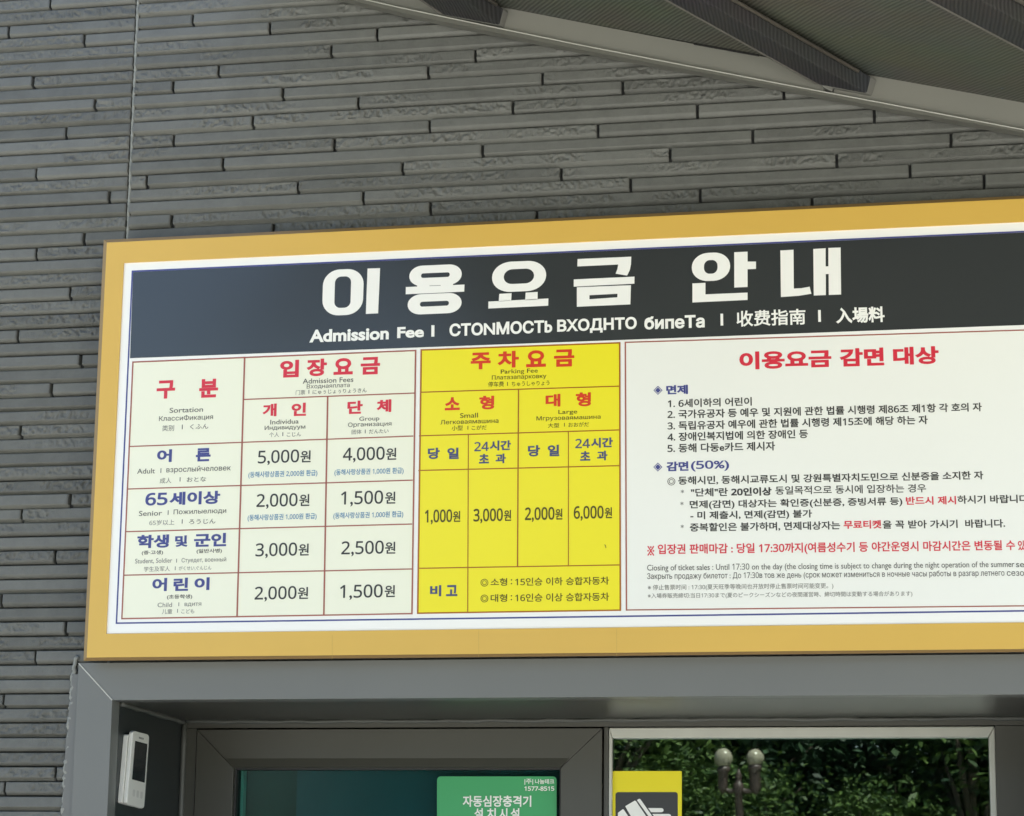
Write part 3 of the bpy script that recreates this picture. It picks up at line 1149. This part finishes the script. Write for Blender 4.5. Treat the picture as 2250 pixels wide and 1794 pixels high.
ik = Ink(Y2)
put(ik, [('C', '주', 603, 800, 240, 165, HB), ('C', '차', 868, 1078, 225, 165, HB), ('C', '요', 1150, 1345, 218, 165, HB), ('C', '금', 1425, 1625, 212, 170, HB),
         ('C', '소', 348, 495, 663, 128, HB), ('C', '형', 688, 835, 652, 135, HB), ('C', '대', 1342, 1488, 630, 125, HB), ('C', '형', 1640, 1790, 620, 138, HB)])
ik.build('red_heading', ored_m, park)
ik = Ink(Y2)
put(ik, [('C', 'Parking Fee', 900, 1265, 347, 54), ('C', 'Платазапарковку', 812, 1350, 402, 54), ('C', '停车费', 775, 930, 470, 52), ('C', 'I', 963, 970, 467, 38), ('C', 'ちゅうしゃりょう', 1007, 1380, 463, 48),
         ('C', 'Small', 498, 675, 778, 48), ('C', 'Легковаямашина', 305, 877, 838, 44), ('C', '小型', 415, 525, 903, 50), ('C', 'I', 572, 579, 900, 38), ('C', 'こがだ', 613, 760, 898, 45),
         ('C', 'Large', 1468, 1655, 748, 52), ('C', 'Мгрузоваямашина', 1252, 1885, 805, 52), ('C', '大型', 1365, 1477, 877, 46), ('C', 'I', 1525, 1532, 870, 36), ('C', 'おおがだ', 1567, 1770, 868, 45),
         ('F', '소형', 800, 963, 1030, 76, .006), ('F', ':', 998, 1012, 1028, 52), ('F', '15인승 이하 승합자동차', 1042, 1968, 1022, 80, .006),
         ('F', '대형', 800, 963, 1188, 76, .006), ('F', ':', 998, 1012, 1185, 52), ('F', '16인승 이상 승합자동차', 1042, 1968, 1180, 82, .006),
         ('F', '◎', 702, 775, 1037, 75), ('F', '◎', 702, 775, 1193, 75)])
for t, x0, x1, yc, w0, w1 in [('1,000', 150, 420, 388, 427, 500), ('3,000', 630, 920, 378, 930, 1002), ('2,000', 1138, 1430, 365, 1437, 1508), ('6,000', 1620, 1915, 352, 1925, 1998)]:
    put(ik, [('F', t, x0, x1, yc, 147, .014), ('F', '원', w0, w1, yc - 5, 108, .016)])
ik.build('caption_lettering', olive_m, park)
ik = Ink(Y2)
SB = .032
put(ik, [('C', '당', 180, 297, 1153, 112, SB), ('C', '일', 372, 485, 1153, 112, SB), ('C', '24', 638, 782, 1085, 92, .01), ('C', '시간', 790, 1000, 1075, 98, SB), ('C', '초', 685, 783, 1205, 95, SB), ('C', '과', 848, 950, 1203, 95, SB),
         ('C', '당', 1168, 1287, 1128, 112, SB), ('C', '일', 1363, 1477, 1125, 112, SB), ('C', '24', 1635, 1780, 1055, 92, .01), ('C', '시간', 1790, 2005, 1047, 98, SB), ('C', '초', 1683, 1783, 1178, 95, SB), ('C', '과', 1850, 1953, 1175, 95, SB),
         ('F', '비', 202, 312, 1117, 110, SB), ('F', '고', 360, 472, 1115, 110, SB)])
ik.build('blue_heading', slate_m, park)

ik = Ink(Y2)
put(ik, [('L', '이용요금', 1172, 2140, 290, 188, HB), ('M', '감면', 215, 682, 264, 190, HB), ('M', '대상', 778, 1258, 248, 187, HB),
         ('O', '반드시 제시', 912, 1440, 480, 88, .02), ('O', '무료티켓', 257, 655, 733, 88, .024),
         ('N', '※', 107, 180, 1010, 108, .012), ('Z', '입장권 판매마감 : 당일 17:30까지(여름성수기 등 야간운영시 마감시간은 변동될 수', 1445.3, 2230.4, 1204.5, 25.5, .016),
         ('O', '있습니다.)', 2092, 2440, 960, 120, .016)])
ik.build('red_lettering', red_m, notice)
ik = Ink(Y2)
put(ik, [('L', '면제', 402, 630, 607, 98, HB), ('N', '감면', 308, 540, 120, 100, HB), ('N', '(50%)', 566, 968, 115, 112, .018)])
for c, x, y in (('L', 315, 614), ('N', 218, 128)):
    ox, oy, k = CROP[c]
    cx, cy = ox + x * k, oy + y * k
    dm = lambda r: [(cx, cy - r), (cx + r, cy), (cx, cy + r), (cx - r, cy)]
    ik.shape([dm(9.9), dm(7.9)[::-1]])
    ik.shape([dm(6.2)])
ik.build('blue_heading', navy_m, notice)
ik = Ink(Y2)
TB = .016
put(ik, [('L', '1. 6세이하의 어린이', 418, 1302, 742, 90, TB), ('Z', '2. 국가유공자 등 예우 및 지원에 관한 법률 시행령 제86조 제1항 각 호의 자', 1466.6, 2157.3, 902.8, 19.4, TB),
         ('Z', '3. 독립유공자 예우에 관한 법률 시행령 제15조에 해당 하는 자', 1466.6, 2038.4, 929.6, 19.4, TB), ('L', '4. 장애인복지법에 의한 장애인 등', 415, 1893, 1088, 92, TB),
         ('L', '5. 동해 다둥e카드 제시자', 415, 1548, 1212, 94, TB), ('N', '◎', 318, 402, 280, 82),
         ('Z', '동해시민, 동해시교류도시 및 강원특별자치도민으로 신분증을 소지한 자', 1490.2, 2160.5, 1051.0, 19.4, TB),
         ('N', '*', 460, 493, 385, 36), ('N', '"단체"란', 567, 955, 393, 88, TB), ('N', '20인이상', 988, 1415, 387, 88, .034),
         ('Z', '동일목적으로 동시에 입장하는 경우', 1703.7, 2034.8, 1075.6, 18.6, .007), ('N', '*', 455, 488, 512, 36),
         ('Z', '면제(감면) 대상자는 확인증(신분증, 증빙서류 등)', 1515.4, 1982.6, 1106.6, 20.5, TB), ('O', '하시기 바랍니다.', 1455, 2225, 466, 88, TB),
         ('N', '- 미 제출시, 면제(감면) 불가', 560, 1840, 634, 98, TB), ('N', '*', 458, 490, 753, 36),
         ('Z', '중복할인은 불가하며, 면제대상자는', 1515.8, 1845.9, 1157.4, 19.6, TB), ('O', '을 꼭 받아 가시기  바랍니다.', 668, 1957, 727, 88, TB)])
ik.build('body_lettering', ink_m, notice)
ik = Ink(Y2)
put(ik, [('Z', 'Ciosing of ticket sales : Until 17:30 on the day (the closing time is subject to change during the night operation of the summer', 1421.9, 2228.9, 1245.6, 17.6),
         ('O', 'season)', 2072, 2390, 1160, 84), ('Z', 'Закрыть продажу билетот : До 17:30в тов же день (срок может измениться в ночные часы работы в разгар летнего', 1421.9, 2207, 1264.6, 17),
         ('O', 'сезона)', 1975, 2280, 1252, 80)])
ik.build('translation_lettering', gink_m, notice)
ik = Ink(Y2)
put(ik, [('N', '※ 停止售票时间 : 17:30(夏天旺季等晚间也开放时停止售票时间可能变更。)', 112, 2065, 1390, 66),
         ('Z', '※入場券販売締切:当日17:30まで(夏のピークシーズンなどの夜間運営時、締切時間は変動する場合があります)', 1423.4, 2004.6, 1307.9, 13)])
ik.build('pale_lettering', lgink_m, notice)

# small blemishes on the board
ik = Ink(Y2)
ik.shape([[(1327, 1196.5), (1331, 1197.5), (1332.4, 1204), (1330.6, 1205), (1329.2, 1200)]])
ik.build('dirt_speck', paper('speck_brown', (.28, .24, .02)), park)

# ================================================================== DOOR AND WINDOW STICKERS
YT = YG - .0012


def rounded_px(x0, x1, y0, y1, r, n=7):
    p = []
    for cx, cy, a0 in ((x1 - r, y0 + r, -90), (x1 - r, y1 - r, 0), (x0 + r, y1 - r, 90), (x0 + r, y0 + r, 180)):
        for i in range(n + 1):
            a = math.radians(a0 + 90 * i / n)
            p.append((cx + r * math.cos(a), cy + r * math.sin(a)))
    return p


aed = empty('defibrillator_sticker', (0, 0, 0), 'green rounded defibrillator notice stuck inside the tinted door pane', 'sticker')
mb = MB()
mb.prism(U(rounded_px(960.2, 1223, 1706.5, 1890, 8.5), YT), (0, 1, 0), .0006)
mb.build('green_sheet', mat('green_vinyl', (.042, .345, .118), .35, var=.05), aed)
ik = Ink(YT - .0006, True)
put(ik, [('P', '|주|', 790, 860, 142, 48, .01), ('P', '나눔테크', 876, 1032, 140, 40, .014), ('P', '1577-8515', 789, 1033, 198, 36, .018),
         ('P', '자동심장충격기', 285, 845, 301, 92, .018), ('P', '설', 380, 452, 404, 92, .018), ('P', '치', 482, 556, 404, 92, .018), ('P', '시', 583, 650, 404, 92, .018), ('P', '설', 676, 750, 404, 92, .018)])
ik.build('white_lettering', wlet_m, aed)

YC = YW - .0012
cardst = empty('card_payment_sticker', (0, 0, 0), 'yellow sticker with a white hand holding a card on black, on window pane', 'sticker')
mb = MB()
mb.prism(U(rounded_px(1343.8, 1498, 1694.8, 1905, 1.5, 3), YC), (0, 1, 0), .0006)
mb.build('yellow_sheet', mat('yellow_vinyl', (.80, .69, .005), .35, var=.03), cardst)
ik = Ink(YC - .0006, True)
ik.shape([rounded_px(1352.4, 1489.3, 1741, 1890, 6)])
ik.build('black_panel', mat('black_vinyl', (.028, .029, .031), .4), cardst)
ik = Ink(YC - .0012, True)


def pp(pts):
    ox, oy, k = CROP['P']
    return [(ox + x * k, oy + y * k) for x, y in pts]


ik.shape([pp([(1612, 342), (1690, 296), (1700, 300), (1835, 500), (1735, 560)])])
ik.shape([pp([(1708, 292), (1726, 280), (1737, 285), (1880, 490), (1857, 500)])])
ik.shape([pp([(1553, 396), (1592, 366), (1601, 370), (1700, 520), (1550, 560)])])
ik.shape([pp([(1800, 357), (1910, 357), (1922, 363), (1926, 374), (1922, 385), (1910, 391), (1824, 391)])])
ik.shape([pp([(1834, 405), (1970, 405), (1983, 411), (1988, 423), (1983, 435), (1970, 441), (1858, 441)])])
ik.shape([pp([(1868, 456), (1960, 456), (1972, 462), (1977, 474), (1972, 486), (1960, 492), (1892, 492)])])
ik.build('hand_and_card', wlet_m, cardst)

# ================================================================== DOOR TERMINAL ON THE JAMB
term = empty('door_terminal', (0, 0, 0), 'white handheld-shaped door entry terminal with dark screen on the left jamb', 'intercom')


def zc_(x, y):
    return (140 + x * .2175, 1420 + y * .2175)


TH = .022
fq = UX([zc_(702, 850), zc_(868, 895), zc_(815, 1648), zc_(638, 1600)], JX + TH)


def bil(a, b, q=fq):
    return q[0] * (1 - a) * (1 - b) + q[1] * a * (1 - b) + q[2] * a * b + q[3] * (1 - a) * b


def rounded_face(x, r, n=6, sh=0.0, ry=None, rng_=(0, 1, 0, 1)):
    a0, a1, b0, b1 = rng_
    ra, rb = r
    P = []
    for cx, cy, t0 in ((a1 - ra, b0 + rb, -90), (a1 - ra, b1 - rb, 0), (a0 + ra, b1 - rb, 90), (a0 + ra, b0 + rb, 180)):
        for i in range(n + 1):
            t = math.radians(t0 + 90 * i / n)
            q = bil(cx + ra * math.cos(t), cy + rb * math.sin(t))
            P.append((x, q[1], q[2]))
    return np.array(P)


white_pl = mat('white_plastic', (.74, .74, .69), .35, .5, var=.03)
mb = MB()
mb.prism(rounded_face(JX + TH, (.16, .045)), (-1, 0, 0), TH - .012)
mb.build('case', white_pl, term, smooth=False, bevel=.0025)
mb = MB()
mb.prism(rounded_face(JX + .0115, (.10, .03), rng_=(-.03, .9, .05, .985)), (-1, 0, 0), .0112)
mb.build('back_plate', white_pl, term, bevel=.001)
mb = MB()
mb.prism(rounded_face(JX + TH + .0008, (.02, .006), rng_=(.16, .89, .135, .655)), (-1, 0, 0), .0004)
mb.build('screen', mat('dark_screen', (.025, .028, .03), .12, .6), term)
mb = MB()
for i in range(4):
    a = .37 + i * .075
    mb.prism(rounded_face(JX + TH + .0006, (.01, .004), 2, rng_=(a, a + .04, .066, .092)), (-1, 0, 0), .0003)
mb.build('speaker_slot', mat('grey_slot', (.12, .12, .12), .6), term)
mb = MB()
for i in range(3):
    a = .26 + i * .22
    mb.prism(rounded_face(JX + TH + .0006, (.05, .02), 4, rng_=(a, a + .13, .78, .875)), (-1, 0, 0), .0003)
mb.build('key', mat('pale_key', (.60, .60, .565), .4), term)

# ================================================================== AWNING
YA = -0.036
awn = empty('fabric_awning', (0, 0, 0), 'dark fabric awning with pale metal rail sloping down along the stone wall', 'awning')
AP, AQ = U([[878, 35]], YA)[0], U([[2250, 290]], YA)[0]
rail_d = (AQ - AP) / np.linalg.norm(AQ - AP)
out_d = np.array([0, -1.0, -0.085])
nrm = np.cross(rail_d, out_d)
nrm /= np.linalg.norm(nrm)
if nrm[2] < 0:
    nrm = -nrm
rail_m = mat('pale_rail_metal', (.205, .205, .182), .42, .5, var=.12, vscale=3, bump=.05)
rail2_m = mat('thin_rail_metal', (.16, .16, .14), .35, .5, metal=.3, var=.1)
cloth_rib = None


def cloth(name, col, ang, scale, depth, holes=()):
    m = bpy.data.materials.new(name)
    m.use_nodes = True
    n, l = m.node_tree.nodes, m.node_tree.links
    p = n['Principled BSDF']
    p.inputs['Roughness'].default_value = .85
    p.inputs['Specular IOR Level'].default_value = .25
    tc = n.new('ShaderNodeTexCoord')
    mp = n.new('ShaderNodeMapping')
    mp.inputs['Rotation'].default_value = (0, 0, ang)
    l.new(tc.outputs['Object'], mp.inputs['Vector'])
    wv = n.new('ShaderNodeTexWave')
    wv.inputs['Scale'].default_value = scale
    wv.inputs['Distortion'].default_value = 2.6
    wv.inputs['Detail'].default_value = 2
    wv.inputs['Detail Scale'].default_value = .35
    l.new(mp.outputs[0], wv.inputs['Vector'])
    no = n.new('ShaderNodeTexNoise')
    no.inputs['Scale'].default_value = 5
    l.new(tc.outputs['Object'], no.inputs['Vector'])
    mx = n.new('ShaderNodeMix')
    mx.data_type = 'RGBA'
    mx.inputs[6].default_value = (*[c * (1 - depth) for c in col], 1)
    mx.inputs[7].default_value = (*[c * (1 + depth) for c in col], 1)
    l.new(wv.outputs['Fac'], mx.inputs[0])
    m2 = n.new('ShaderNodeMix')
    m2.data_type = 'RGBA'
    m2.blend_type = 'MULTIPLY'
    m2.inputs[0].default_value = .35
    l.new(mx.outputs[2], m2.inputs[6])
    l.new(no.outputs['Color'], m2.inputs[7])
    l.new(m2.outputs[2], p.inputs['Base Color'])
    b = n.new('ShaderNodeBump')
    b.inputs['Strength'].default_value = .5
    b.inputs['Distance'].default_value = .002
    l.new(wv.outputs['Fac'], b.inputs['Height'])
    l.new(b.outputs[0], p.inputs['Normal'])
    if holes:
        geo = n.new('ShaderNodeNewGeometry')
        acc = None
        for h, r in holes:
            ds = n.new('ShaderNodeVectorMath')
            ds.operation = 'DISTANCE'
            ds.inputs[1].default_value = tuple(h)
            l.new(geo.outputs['Position'], ds.inputs[0])
            lt = n.new('ShaderNodeMath')
            lt.operation = 'GREATER_THAN'
            lt.inputs[1].default_value = r
            l.new(ds.outputs['Value'], lt.inputs[0])
            if acc is None:
                acc = lt
            else:
                mu = n.new('ShaderNodeMath')
                mu.operation = 'MULTIPLY'
                l.new(acc.outputs[0], mu.inputs[0])
                l.new(lt.outputs[0], mu.inputs[1])
                acc = mu
        l.new(acc.outputs[0], p.inputs['Alpha'])
    return m


# thin lower rail against the wall, following its slight sag
low = [(600, -34), (737, 0), (878, 35), (1071, 76), (1275, 117), (1450, 150), (1724.5, 201), (1921, 241), (2250, 300), (2500, 346)]
upp = [(600, -49), (796 - 59, -14), (878, 18.5), (1071, 59), (1275, 101), (1450, 135), (1724.5, 188), (1921, 225), (2250, 287.5), (2500, 333)]
mb = MB()
lo3, up3 = U(low, YA - .012), U(upp, YA - .012)
for i in range(len(low) - 1):
    a = [lo3[i] + [0, 0, .0085], lo3[i + 1] + [0, 0, .0085], up3[i + 1], up3[i]]
    mb.hexa(a, [q + [0, .024, 0] for q in a])
mb.build('lower_rail', rail2_m, awn)
# bright lip on the lower rail
mb = MB()
mb.tube([q + np.array([0, -.002, .001]) for q in up3], .0016, 6)
mb.build('rail_lip', mat('bright_edge', (.42, .42, .38), .3, metal=.3), awn)
# pale beam: one segment between each pair of ribs
seams = [(560, 985), (1020, 1812), (1832, 2520)]
mb = MB()
bt = lambda x: float(np.interp(x, [600, 1026, 1086, 1450, 1524, 1669, 1840, 1880, 2250, 2520], [-92, 1, 13, 83, 97, 124, 151, 160, 226, 276]))
bb = lambda x: float(np.interp(x, [q[0] for q in upp], [q[1] for q in upp])) - 1.5
for x0, x1 in seams:
    xs = np.linspace(x0, x1, 12)
    for i in range(11):
        a = U([(xs[i], bb(xs[i])), (xs[i + 1], bb(xs[i + 1])), (xs[i + 1], bt(xs[i + 1])), (xs[i], bt(xs[i]))], YA)
        mb.hexa(a, [q + [0, .022, 0] for q in a])
mb.build('rail_beam', rail_m, awn)
mb = MB()
bk = [(560, bb(560) + 1), (2520, bb(2520) + 1), (2520, bt(2520) + 6), (1880, bt(1880) + 4), (1450, bt(1450) + 4), (560, bt(560) + 4)]
mb.prism(U(bk, YA + .023), (0, 1, 0), .006)
mb.build('gap_backing', mat('gap_shade', (.012, .012, .012), .7), awn)  # added black backing, paints the dark in the gaps between beam segments

# fabric roof plane, from the beam's upper edge outward
topl = np.array(U([(1450, 84)], YA)[0])


def on_roof(p, drop=0.0):
    return UP(p, topl - nrm * drop, nrm)


XA0, XA1 = float(U([[560, -100]], YA)[0, 0]), float(U([[2520, 270]], YA)[0, 0]) + .5
R0 = lambda x: topl + rail_d * ((x - topl[0]) / rail_d[0])
LEN = 3.1  # unseen outer reach, lengthened to shade the wall and board
hol = [(UP([p], topl + np.array([0, .02, .006]), nrm)[0], r) for p, r in (((1871, 81.5), .0036), ((1944.5, 80.5), .003), ((2205, 164), .0018), ((2202, 194.5), .0026))]
_w = on_roof([(1600, 120), (1700, 65), (1600, 127.5)])
_d = (_w[1] - _w[0])[:2]
_d /= np.linalg.norm(_d)
_n = np.array([-_d[1], _d[0]])
_sp = abs(_n @ (_w[2] - _w[0])[:2])
print('cloth ribs', _d, _sp)
cl_m = cloth('awning_cloth', (.096, .101, .081), math.atan2(-_n[1], _n[0]), 2 * math.pi / (20 * _sp), .30, hol)
mb = MB()
nx, ny = 40, 16
for j in range(ny + 1):
    for i in range(nx + 1):
        x = XA0 + (XA1 - XA0) * i / nx
        q = R0(x) + out_d * (LEN * j / ny) + np.array([0, .02, .006])
        mb.v.append(tuple(q))
for j in range(ny):
    for i in range(nx):
        a = j * (nx + 1) + i
        mb.f.append((a, a + 1, a + nx + 2, a + nx + 1))
mb.build('fabric', cl_m, awn)

rib_m = cloth('rib_sleeve_cloth', (.042, .042, .043), 0, 40, .25)
hem_m = mat('hem_tape', (.115, .11, .095), .7, var=.15, vscale=40, bump=.2, bscale=300)
pk_m = mat('rib_tube_side', (.105, .095, .078), .5, var=.2, vscale=6)
DR = .045


def rib(lower, upper, hemw):
    """a sleeved rafter: its underside is the quad between two photographed edges, carried out to the front edge"""
    r = bpy.data.objects.new('rafter', None)
    COL.objects.link(r)
    r.parent = awn
    a, b = on_roof([lower[0], lower[1]], DR)
    c, d = on_roof([upper[0], upper[1]], DR)           # upper edge, same order
    # average direction so that the rafter keeps its width
    dl = (b - a)
    dl = dl / abs(dl[1])
    if dl[1] > 0:
        dl = -dl
    w = (c + d) / 2 - (a + b) / 2
    w = w - dl * (w[1] / dl[1])
    root = a if a[1] > b[1] else b
    tip = root + dl * LEN * .96
    up = nrm * (DR - .004)
    mb = MB()
    mb.hexa([root, tip, tip + w, root + w], [root + up, tip + up, tip + w + up, root + w + up])
    mb.build('sleeve', rib_m, r, bevel=.004)
    mb = MB()
    h = w / np.linalg.norm(w) * hemw
    mb.hexa([root - h, tip - h, tip - h * .02, root - h * .02], [root - h + up * .5, tip - h + up * .5, tip - h * .02 + up * .5, root - h * .02 + up * .5])
    mb.build('hem', hem_m, r, bevel=.002)
    mb = MB()
    s0 = root + dl * .05
    mb.tube([s0 + w * 1.12 + up * .75, tip + w * 1.12 + up * .75], hemw * .42, 8)
    mb.build('side_tube', pk_m, r, True)
    mb = MB()
    e1 = -dl / np.linalg.norm(dl) * .022
    rw = root + dl * .002
    mb.hexa([rw, rw + e1, rw + w + e1, rw + w], [rw + up, rw + e1 + up, rw + w + e1 + up, rw + w + up])
    mb.build('end_cap', mat('rib_end_cap', (.14, .14, .125), .5), r, bevel=.003)
    return r


mb = MB()
cq = [(1819, 149), (1841, 151.5), (1828, 202), (1807, 190)]
mb.hexa(U(cq, YA - .012), U(cq, YA - .012) + [0, .018, 0])
mb.build('rafter_shoe', mat('shoe_metal', (.15, .15, .135), .45), awn, bevel=.002)
mb = MB()                                                # black strip painting the shade in a gap where the cloth pulled off
mb.hexa(U([(1524, 96), (1600, 108), (1600, 112.5), (1524, 99)], YA - .002), U([(1524, 96), (1600, 108), (1600, 112.5), (1524, 99)], YA - .0004))
mb.hexa(U([(1600, 108.2), (1668, 121.5), (1668, 125), (1600, 112.7)], YA - .002), U([(1600, 108.2), (1668, 121.5), (1668, 125), (1600, 112.7)], YA - .0004))
mb.build('cloth_gap_shade', mat('gap_shade', (.012, .012, .012), .7), awn)
rib(((1470, 4), (1799, 187)), ((1516, 0), (1821, 146)), .010)
rib(((2038, 0), (2250 + 120, 175)), ((2140, 0), (2250 + 130, 118)), .010)
rib(((925, 0), (976, 34)), ((1000, -14), (1023, 8)), .010)

# ================================================================== ACROSS THE PLAZA (seen mirrored in the panes)
def mirror_px(px, py, Y):
    """world point at depth Y that the window pane mirrors to this spot of the photograph"""
    q = U([[px, py]], YW)[0]
    d = q - CAM
    d[1] = -d[1]
    return q + d * ((Y - q[1]) / d[1])


YL = -26.0
g1, g2 = mirror_px(1588.6, 1665.9, YL), mirror_px(1661.9, 1665.9, YL)
rad = np.linalg.norm(g2 - g1) / 73.3 * 21.0
pm = (g1 + g2) / 2
lamp = empty('street_lamp', (0, 0, 0), 'brown twin globe street lamp across the plaza, mirrored in the window', 'street lamp')
iron = mat('brown_cast_iron', (.055, .038, .03), .5, var=.15)
globe_m = mat('pearly_globe', (.29, .27, .195), .18, .5, var=.05)
gz = g1[2]
mb = MB()
mb.lathe((pm[0], YL, 0), [(.0, 0), (.22, 0), (.22, .12), (.15, .2), (.13, .7), (.08, .8), (.07, 1.2), (.062, gz - .55), (.085, gz - .52), (.085, gz - .42), (.055, gz - .40), (.05, gz - .34), (.065, gz - .30), (.03, gz - .22), (.0, gz - .16)], 20)
mb.build('post', iron, lamp, True)
for gg in (g1, g2):
    mb = MB()
    sgn = 1 if gg[0] > pm[0] else -1
    t_ = np.linspace(0, 1, 10)
    mb.tube([(pm[0] + (gg[0] - pm[0]) * t, YL, gz - .47 - .05 * math.sin(math.pi * t)) for t in t_], .035, 10)
    mb.lathe((gg[0], YL, gz), [(0, -.56), (.045, -.54), (.07, -.5), (.085, -.45), (.085, -.22), (.105, -.20), (.105, -rad * .86), (.06, -rad * .86)], 18)
    mb.build('arm', iron, lamp, True)
    mb = MB()
    mb.lathe((gg[0], YL, gz), [(max(rad * math.sin(a), .0005), -rad * math.cos(a)) for a in np.linspace(.02, math.pi - .02, 20)], 28)
    mb.build('globe', globe_m, lamp, True)


def leaf_material(name, c1, c2):
    m = bpy.data.materials.new(name)
    m.use_nodes = True
    n, l = m.node_tree.nodes, m.node_tree.links
    p = n['Principled BSDF']
    p.inputs['Roughness'].default_value = .55
    p.inputs['Specular IOR Level'].default_value = .3
    geo = n.new('ShaderNodeNewGeometry')
    rp = n.new('ShaderNodeMix')
    rp.data_type = 'RGBA'
    rp.inputs[6].default_value = (*c1, 1)
    rp.inputs[7].default_value = (*c2, 1)
    l.new(geo.outputs['Random Per Island'], rp.inputs[0])
    l.new(rp.outputs[2], p.inputs['Base Color'])
    tr = n.new('ShaderNodeBsdfTranslucent')
    l.new(rp.outputs[2], tr.inputs[0])
    mx = n.new('ShaderNodeMixShader')
    mx.inputs[0].default_value = .14
    l.new(p.outputs[0], mx.inputs[1])
    l.new(tr.outputs[0], mx.inputs[2])
    l.new(mx.outputs[0], n['Material Output'].inputs['Surface'])
    return m


leaf_m = leaf_material('broadleaf', (.020, .050, .012), (.10, .165, .04))
dark_m = leaf_material('shaded', (.014, .036, .020), (.036, .075, .032))  # leaf colours darkened to paint the shade behind the lit crowns
bark_m = mat('bark', (.09, .07, .05), .9, var=.3, vscale=8)


def make_tree(seed, h, r, base, n_cl, n_lf, lm=None, label=None, group=None):
    R = np.random.default_rng(seed)
    t = empty('shaded_tree' if lm else 'broadleaf_tree', (0, 0, 0), label or 'sunlit green tree across the plaza, mirrored behind the globe lamp', 'tree', group or 'broadleaf trees across the plaza')
    mb = MB()
    top = h * .75
    mb.tube([(0, 0, -.05), (.05, .02, h * .2), (-.06, .05, h * .45), (0, 0, top)], [.26, .19, .13, .03], 10)
    cl = []
    for i in range(n_cl):
        a = R.uniform(0, 2 * math.pi)
        zz_ = base + (h - base) * R.random() ** .9
        k = math.sin(math.pi * min(1, max(.12, (zz_ - base) / (h - base) * .8 + .18)))
        rr = r * k * math.sqrt(R.random())
        c = np.array([rr * math.cos(a), rr * math.sin(a), zz_])
        cl.append(c)
        if i % 3 == 0:
            z0_ = max(base * .6, zz_ * .55)
            mb.tube([(0, 0, z0_), (c[0] * .5, c[1] * .5, (z0_ + zz_) / 2 + .2), tuple(c)], [.08, .05, .012], 6)
    mb.build('trunk', bark_m, t, True)
    V = []
    for c in cl:
        n = int(n_lf * R.uniform(.5, 1.5))
        s = R.uniform(.35, .75)
        p = R.normal(0, 1, (n, 3)) * np.array([s, s, s * .55]) + c
        V.append(p)
    P = np.concatenate(V)
    n = len(P)
    nor = R.normal(0, .55, (n, 3)) + [0, 0, 1]
    nor /= np.linalg.norm(nor, axis=1)[:, None]
    u = np.cross(nor, R.normal(0, 1, (n, 3)))
    u /= np.linalg.norm(u, axis=1)[:, None]
    v = np.cross(nor, u)
    L = R.uniform(.07, .13, (n, 1))
    wd_ = L * R.uniform(.38, .55, (n, 1))
    q = np.stack([P - u * L, P - v * wd_ + nor * .015, P + u * L, P + v * wd_ + nor * .015], 1).reshape(-1, 3)
    me = bpy.data.meshes.new('crown')
    me.vertices.add(len(q))
    me.vertices.foreach_set('co', q.ravel())
    me.loops.add(len(q))
    me.loops.foreach_set('vertex_index', np.arange(len(q)))
    me.polygons.add(n)
    me.polygons.foreach_set('loop_start', np.arange(n) * 4)
    me.update(calc_edges=True)
    link('crown', me, lm or leaf_m, t)
    return t


protos = [make_tree(3, 8.0, 2.6, 2.6, 46, 150), make_tree(8, 6.4, 2.3, 1.2, 40, 150),
          make_tree(15, 9.5, 3.6, .8, 90, 190, dark_m, 'dark evergreen tree behind the sunlit ones, mirrored in the window', 'evergreen trees across the plaza')]
cx = pm[0]
spots = [(0, cx - 2.9, -30.5, 1.0), (1, cx + 3.7, -30.5, 1.0), (2, cx + .6, -36.0, 1.05), (2, cx - 4.5, -35, 1), (2, cx + 4.6, -35.5, 1.08), (1, cx + 8.5, -31, 1.1),
         (0, cx + 13, -33, 1), (2, cx - 1.5, -40, 1.1), (2, cx + 8.5, -38, .95), (2, cx + 13, -39, 1), (1, cx + .2, -28.5, .60), (1, cx + 1.8, -28.9, .57), (1, cx - 1.5, -28.8, .63),
         (0, cx + 17.5, -35, 1), (2, cx + 18, -41, 1), (1, cx - 5.8, -30, .95), (2, cx + 2.6, -33.8, 1), (2, cx - 1.8, -34, .97), (2, cx + 6.4, -43, 1.1), (2, cx + 2.4, -44, 1.1)]
used = set()
for i, (k, x, y, sc_) in enumerate(spots):
    if k not in used:
        t = protos[k]
        used.add(k)
    else:
        t = protos[k].copy()
        COL.objects.link(t)
        for ch in protos[k].children:
            c = ch.copy()
            COL.objects.link(c)
            c.parent = t
    t.location = (x, y, 0)
    t.rotation_euler = (0, 0, i * 1.7)
    t.scale = (sc_, sc_, sc_)
